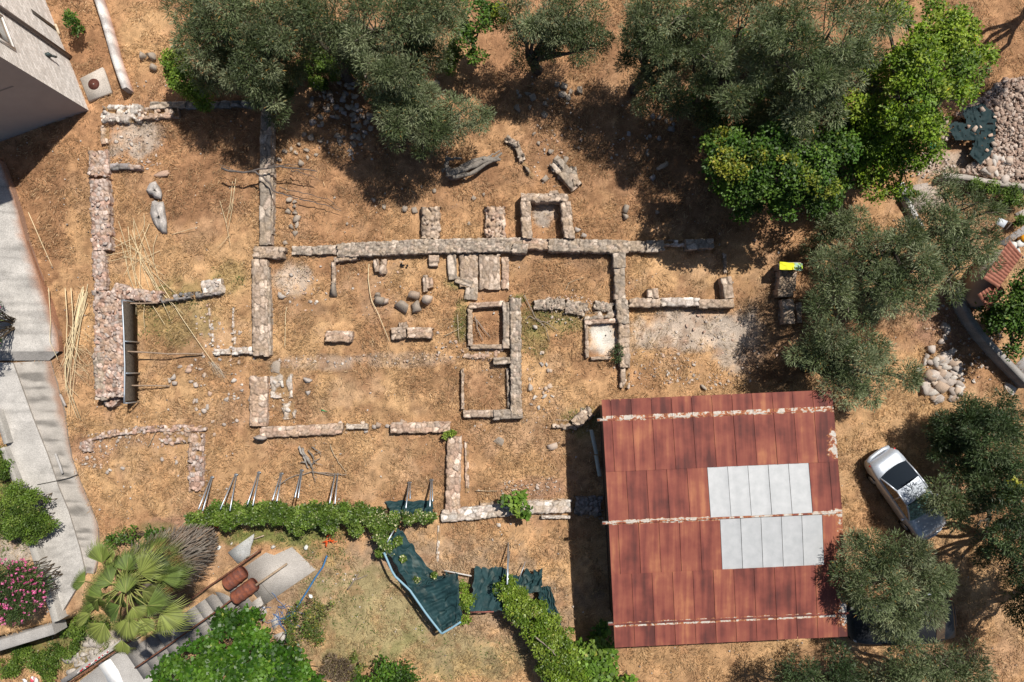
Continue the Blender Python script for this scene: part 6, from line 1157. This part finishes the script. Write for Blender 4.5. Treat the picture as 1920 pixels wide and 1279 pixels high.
PR = [((398, 893), [(372, 955), (380, 958)], 'leftmost steel brace by the end of the red footing'), ((443, 888), [(413, 955), (431, 958)], 'steel brace next right of the leftmost one'), ((486, 884), [(464, 946), (474, 948)], 'steel brace with crossed pipes left of the bent stick'), ((528, 886), [(511, 938), (519, 940)], 'steel brace standing where the bent stick ends'), ((566, 880), [(553, 933), (559, 934)], 'steel brace just below the dead root'), ((631, 887), [(618, 944), (628, 945)], 'pair of parallel steel pipes right of the dead root'), ((768, 903), [(761, 953), (769, 935)], 'left steel brace standing over the dark shade net'), ((809, 898), [(806, 950), (811, 940)], 'right steel brace standing over the dark shade net')]
for (a, ends, lb) in PR:
    r_ = empty('steel_brace', P3(*a, 0), lb, 'steel brace', 'steel braces along the ivy fence')
    for k, e in enumerate(ends):
        mb = MB(); p, q = P3(a[0] + (5 if 'parallel' in lb else 2) * (k - .5), a[1], .02), P3(*e, 1.25); mb.tube([p, (p + q) / 2, q], .028, 8); put('pole', mb, M['steel'], parent=r_)
    mb = MB(); p = P3(a[0], a[1] + 2, .05); mb.box(p, (.16, .05, .06), (.3, .3, .3)); put('foot', mb, M['steel'], parent=r_)
for (a, c, lb, za, zb_) in (((953, 1018), (951, 1096), 'tall steel post leaning over the right shade net', .1, 1.5), ((745, 982), (726, 1017), 'short steel post at the torn corner of the left shade net', .5, 1.1), ((985, 1053), (972, 1090), 'thin steel bar lying on the right shade net', .35, .6)):
    mb = MB(); p, q = P3(*a, za), P3(*c, zb_); mb.tube([p, (p + q) / 2, q], .032 if 'thin' not in lb else .015, 8); 
    if 'tall' in lb: mb.tube([P3(956, 1034, .1), P3(953, 1060, .7), P3(953, 1092, 1.3)], .022, 8)
    put('steel_post', mb, M['steel'], lb, 'steel post')
mb = MB(); p, q = P3(833, 1070, .35), P3(884, 1080, .3); mb.tube([p, (p + q) / 2, q], .03, 8, (.5, .48, .46)); put('pale_pole', mb, M['plain'], 'pale pole lying under the tip of the pleated shade net', 'pole')
NETC = np.array((.014, .040, .044))
def net(name, label, c4, fold, amp=.05, n=64, m=56, group='green shade nets', k=5, ragged=0.0, fan=False):
    u, v = np.meshgrid(np.linspace(0, 1, n), np.linspace(0, 1, m), indexing='ij'); c4 = np.array(c4, float)
    g = ((c4[0] * (1 - u[..., None]) + c4[1] * u[..., None]) * (1 - v[..., None]) + (c4[3] * (1 - u[..., None]) + c4[2] * u[..., None]) * v[..., None])
    px, py, z = g[..., 0], g[..., 1], g[..., 2]
    rp = np.sin(u * k * 6.283 + 2 * vnoise(u * 4, v * 3, fold)) + .6 * np.sin(u * k * 13 + 3 * v) if fan else np.sin((u + v * .4) * k * 6.283 + 4 * vnoise(u * 3, v * 3, fold))
    z = z + amp * rp * (np.sin(v * 3.14) * .6 + .5) + amp * 2 * (vnoise(u * 3, v * 3, fold + 1) - .5) - .10 * np.sin(u * 3.14) * np.sin(v * 3.14)
    z = z + .10 * (fbm(u * 7, v * 7, fold + 5, 4) - .5) + .05 * np.abs(vnoise(u * 16 + v * 6, v * 5, fold + 9) - .5)
    px = px + 5 * (vnoise(v * 9, u * 9, fold + 3) - .5); py = py + 5 * (vnoise(v * 8 + 3, u * 8, fold + 4) - .5)
    if ragged: e = ragged * (vnoise(u * 14, v * 0 + 2, fold) - .5) * (1 - v) ** 2; py = py + e; px = px + e * .5
    mb = MB(); mb.grid(P3(px, py, np.maximum(z, .04)), NETC * (.75 + .6 * fbm(u * 5, v * 5, fold + 30, 4))[..., None] + np.array((.05, .045, .035)) * sstep(.55, .8, fbm(u * 8, v * 8, fold + 40, 4))[..., None]); return put(name, mb, M['net'], label, 'net', group, smooth=True)
net('shade_net', 'left dark green shade net sagging beside the flowering vine', [(745, 984, .5), (815, 1080, .35), (772, 1106, 1.0), (722, 1030, 1.0)], 1, .05, ragged=14)
net('shade_net', 'pleated dark green shade net gathered to a point', [(855, 1074, 1.2), (858, 1076, 1.2), (866, 1152, .9), (858, 1172, .95)], 2, .05, k=2)
net('shade_net', 'large pleated green net panel hanging from a blue edge pipe', [(768, 1105, 1.0), (828, 1186, 1.0), (864, 1160, .95), (857, 1075, 1.2)], 3, .055, k=4, fan=True, n=60)
net('shade_net', 'thin strip of torn green net above the pleated panel', [(800, 1070, .3), (850, 1080, .35), (846, 1082, .8), (785, 1100, .9)], 4, .05, ragged=12)
net('shade_net', 'smooth green shade net left of the tall steel post', [(893, 1065, .4), (950, 1066, .4), (942, 1146, 1.1), (880, 1146, 1.1)], 5, .05, k=2, ragged=8)
net('shade_net', 'torn green shade net spreading right of the tall steel post', [(950, 1078, .5), (1016, 1068, .15), (1016, 1110, .5), (955, 1120, 1.0)], 6, .06, ragged=16)
net('shade_net', 'narrow pointed end of green net on the right of the hedge', [(1010, 1100, .2), (1032, 1100, .15), (1056, 1178, .3), (1010, 1130, .9)], 7, .05)
net('shade_net', 'dark net lying in shadow behind the flowering vine', [(722, 940, .12), (812, 938, .12), (812, 968, .5), (735, 966, .5)], 8, .03)
for pts, lb in (([(720, 1036), (738, 1078), (768, 1106), (800, 1152), (828, 1188)], 'long pale blue edge pipe of the pleated net'), ([(828, 1188), (846, 1178), (864, 1166)], 'short pale blue edge pipe at the lower tip of the net')):
    mb = MB(); mb.tube(resample3(P3([a[0] for a in pts], [a[1] for a in pts], [1.02] * len(pts)), 16), .045, 8, (.20, .34, .42)); put('edge_pipe', mb, M['plain'], lb, 'pipe', smooth=True)
mb = MB(); p, q = P3(882, 1148, 1.05), P3(926, 1147, 1.05); mb.tube([p, (p + q) / 2, q], .03, 6, (.25, .10, .08)); put('edge_pipe', mb, M['bark'], 'rusty edge pipe under the smooth green net', 'pipe')
# black tool, bottle, yellow cloth
mb = MB(); c = G(757, 497, .06)
for k in range(9): a = c + [rng.uniform(-.16, .16), rng.uniform(-.07, .07), rng.uniform(0, .06)]; rocks(mb, [a], [[rng.uniform(.03, .09), rng.uniform(.02, .05), .04]], rng.uniform(0, 3), (.012, .012, .013), .6, .12)
put('camera_bag', mb, M['cloth'], 'small black bag lying in the central room grass', 'bag')
mb = MB(); c = G(607, 770, .05); mb.tube([c - [.1, -.03, 0], c + [.02, -.01, 0], c + [.06, -.02, 0], c + [.13, -.04, 0]], [.035, .035, .014, .012], 8, (.05, .22, .08)); put('bottle', mb, M['plain'], 'green glass bottle lying in the south room grass', 'bottle', smooth=True)
mb = MB(); u, v = np.meshgrid(np.linspace(0, 1, 24), np.linspace(0, 1, 12), indexing='ij'); px = 1462 + 43 * u; py = 490 + 14 * v + 2.5 * u + 2.5 * vnoise(u * 5, v * 2, 3); z = .98 + .05 * vnoise(u * 7, v * 4, 5)
tin = (vnoise(u * 9, v * 5, 7) > .5)[..., None]; col = np.where(u[..., None] < .62, np.array((.68, .66, .03)), np.where(tin, np.array((.35, .52, .40)), np.array((.40, .55, .06)))); mb.grid(P3(px, py, z), col); put('cloth', mb, M['cloth'], 'bright yellow cloth with a pale green end on the dark blocks', 'cloth', smooth=True)
mb = MB(); p = P3(1483, 498, .4); p = P3(1483, 498, .9); mb.box((p[0], p[1], .46), (.80, .26, .96), (.27, .22, .19)); put('stone_block', mb, M['stone'], 'low stone block carrying the yellow cloth', 'stone block')

# ================================================================== RIGHT EDGE
def ribbon_wall(name, label, cat, pts, wpx, h, col, mat='concrete'):
    p = resample(pts, 40); xy = np.stack(P(p[:, 0], p[:, 1], h), -1); d = np.gradient(xy, axis=0); d /= np.linalg.norm(d, axis=1, keepdims=True); nn = np.c_[-d[:, 1], d[:, 0]] * wpx * S / 2
    g = np.stack([np.c_[xy + nn, np.full(40, -.2)], np.c_[xy + nn * .98, np.full(40, h)], np.c_[xy - nn * .98, np.full(40, h)], np.c_[xy - nn, np.full(40, -.2)]], 1)
    mb = MB(); mb.grid(g, np.array(col) * rng.uniform(.88, 1.1, (40, 1, 1)) * np.ones((40, 4, 3))); mb.add(g[0], [[0, 1, 2, 3]], col); mb.add(g[-1], [[3, 2, 1, 0]], col); return put(name, mb, M[mat], label, cat)
ribbon_wall('retaining_wall', 'curving grey retaining wall at the right edge below the trees', 'retaining wall', [(1796, 540), (1808, 570), (1822, 598), (1845, 630), (1880, 668), (1935, 725)], 11, .6, (.30, .28, .26))
ribbon_wall('low_wall', 'low pale wall along the lower edge of the pink rubble', 'low wall', [(1768, 329), (1810, 332), (1850, 340), (1885, 345), (1940, 352)], 10, .45, (.36, .32, .28))
ribbon_wall('kerb_wall', 'white kerb wall showing under the bright green tree', 'kerb', [(1690, 343), (1700, 370), (1712, 395), (1728, 425)], 10, .3, (.50, .48, .46))
mb = MB(); mb.prism([P(*q, .02) for q in ((1870, 456), (1925, 420), (1935, 440), (1890, 462))], -.1, .03, (.27, .26, .26)); put('path', mb, M['concrete'], kind='structure')
mb = MB(); mb.prism([P(*q, .02) for q in ((1904, 400), (1930, 388), (1930, 412), (1912, 412))], -.1, .025, (.46, .42, .38)); put('path', mb, M['concrete'], kind='structure')
mb = MB(); mb.prism([P(*q, .02) for q in ((1898, 690), (1925, 665), (1960, 690), (1940, 720))], -.1, .03, (.33, .31, .30)); put('path', mb, M['concrete'], kind='structure')
mb = MB(); mb.prism([P(*q, .02) for q in ((1698, 350), (1740, 342), (1745, 372), (1728, 400), (1714, 392))], -.1, .01, (.34, .29, .25)); put('path', mb, M['concrete'], kind='structure')
ho = empty('tiled_house', P3(1870, 535, 0), 'small building with terracotta tiled roofs under the right edge trees', 'building')
def tiles(c4, z, rows, nm):
    c4 = [P3(a, b2, zz) for (a, b2), zz in zip(c4, z)]; n = rows * 10; u = np.linspace(0, 1, n)[:, None, None]; v = np.linspace(0, 1, 12)[None, :, None]
    g = (c4[0] * (1 - u) + c4[1] * u) * (1 - v) + (c4[3] * (1 - u) + c4[2] * u) * v; g = g.copy(); g[..., 2] += .05 * np.abs(np.sin(u[..., 0] * rows * 3.1416)) - .02 * ((np.arange(12) % 3) == 0)[None]
    mb = MB(); mb.grid(g); put(nm, mb, M['tile'], parent=ho)
tiles([(1843, 522), (1893, 450), (1916, 478), (1872, 540)], (2.3, 2.3, 2.0, 2.0), 12, 'roof'); tiles([(1833, 552), (1872, 527), (1886, 548), (1852, 582)], (1.9, 1.9, 1.6, 1.6), 7, 'lower_roof')
mb = MB(); mb.prism([P(*q, 1.6) for q in ((1850, 530), (1888, 466), (1906, 482), (1876, 536), (1880, 548), (1853, 572), (1840, 556))], -.1, 1.55, (.30, .25, .22)); put('wall', mb, M['plaster'], parent=ho)
mb = MB(); mb.prism([P(*q, .5) for q in ((1816, 572), (1840, 585), (1846, 572), (1820, 552))], .42, .5, (.20, .20, .21)); mb.box((*P(1830, 570, .2), .2), (.3, .3, .42), (.2, .2, .2)); put('flat_canopy', mb, M['concrete'], 'flat dark grey canopy below the terracotta roofs', 'canopy')
mb = MB(); p = P3([1846, 1878], [594, 631], 1.0); mb.tube([p[0], p.mean(0), p[1]], .02, 6); [mb.tube([q, q - [0, 0, .5], q - [0, 0, 1.0]], .018, 6) for q in p]; put('guard_rail', mb, M['steel'], 'thin pale guard rail above the retaining wall', 'rail')
mb = MB(); mb.prism([P(*q, .6) for q in ((1874, 408), (1890, 415), (1882, 427), (1868, 420))], .55, .6, (.50, .52, .55)); mb.box((*P(1880, 417, .3), .27), (.06, .06, .55), (.15, .12, .1)); mb.tube([P3(1890, 416, .6), P3(1897, 418, .5), P3(1886, 431, .5)], .03, 5, (.12, .09, .07)); put('bench_table', mb, M['plain'], 'small outdoor table with pale top on the red bank', 'table')
mb = MB(); rocks(mb, [P3(1902, 462, .15), P3(1912, 458, .2), P3(1908, 468, .12)], [[.25, .2, .15], [.2, .2, .2], [.2, .1, .1]], [0, 1, 2], [(.66, .64, .60)] * 3, .5, .1); put('white_sacks', mb, M['cloth'], 'heap of white sacks beside the orange bucket', 'sacks')
mb = MB(); p = P3(1918, 448, .2); mb.tube([p - [0, 0, .2], p, p + [0, 0, .15]], [.13, .15, .17], 16, (.70, .30, .015)); put('bucket', mb, M['plain'], 'orange bucket at the right picture edge', 'bucket', smooth=True)
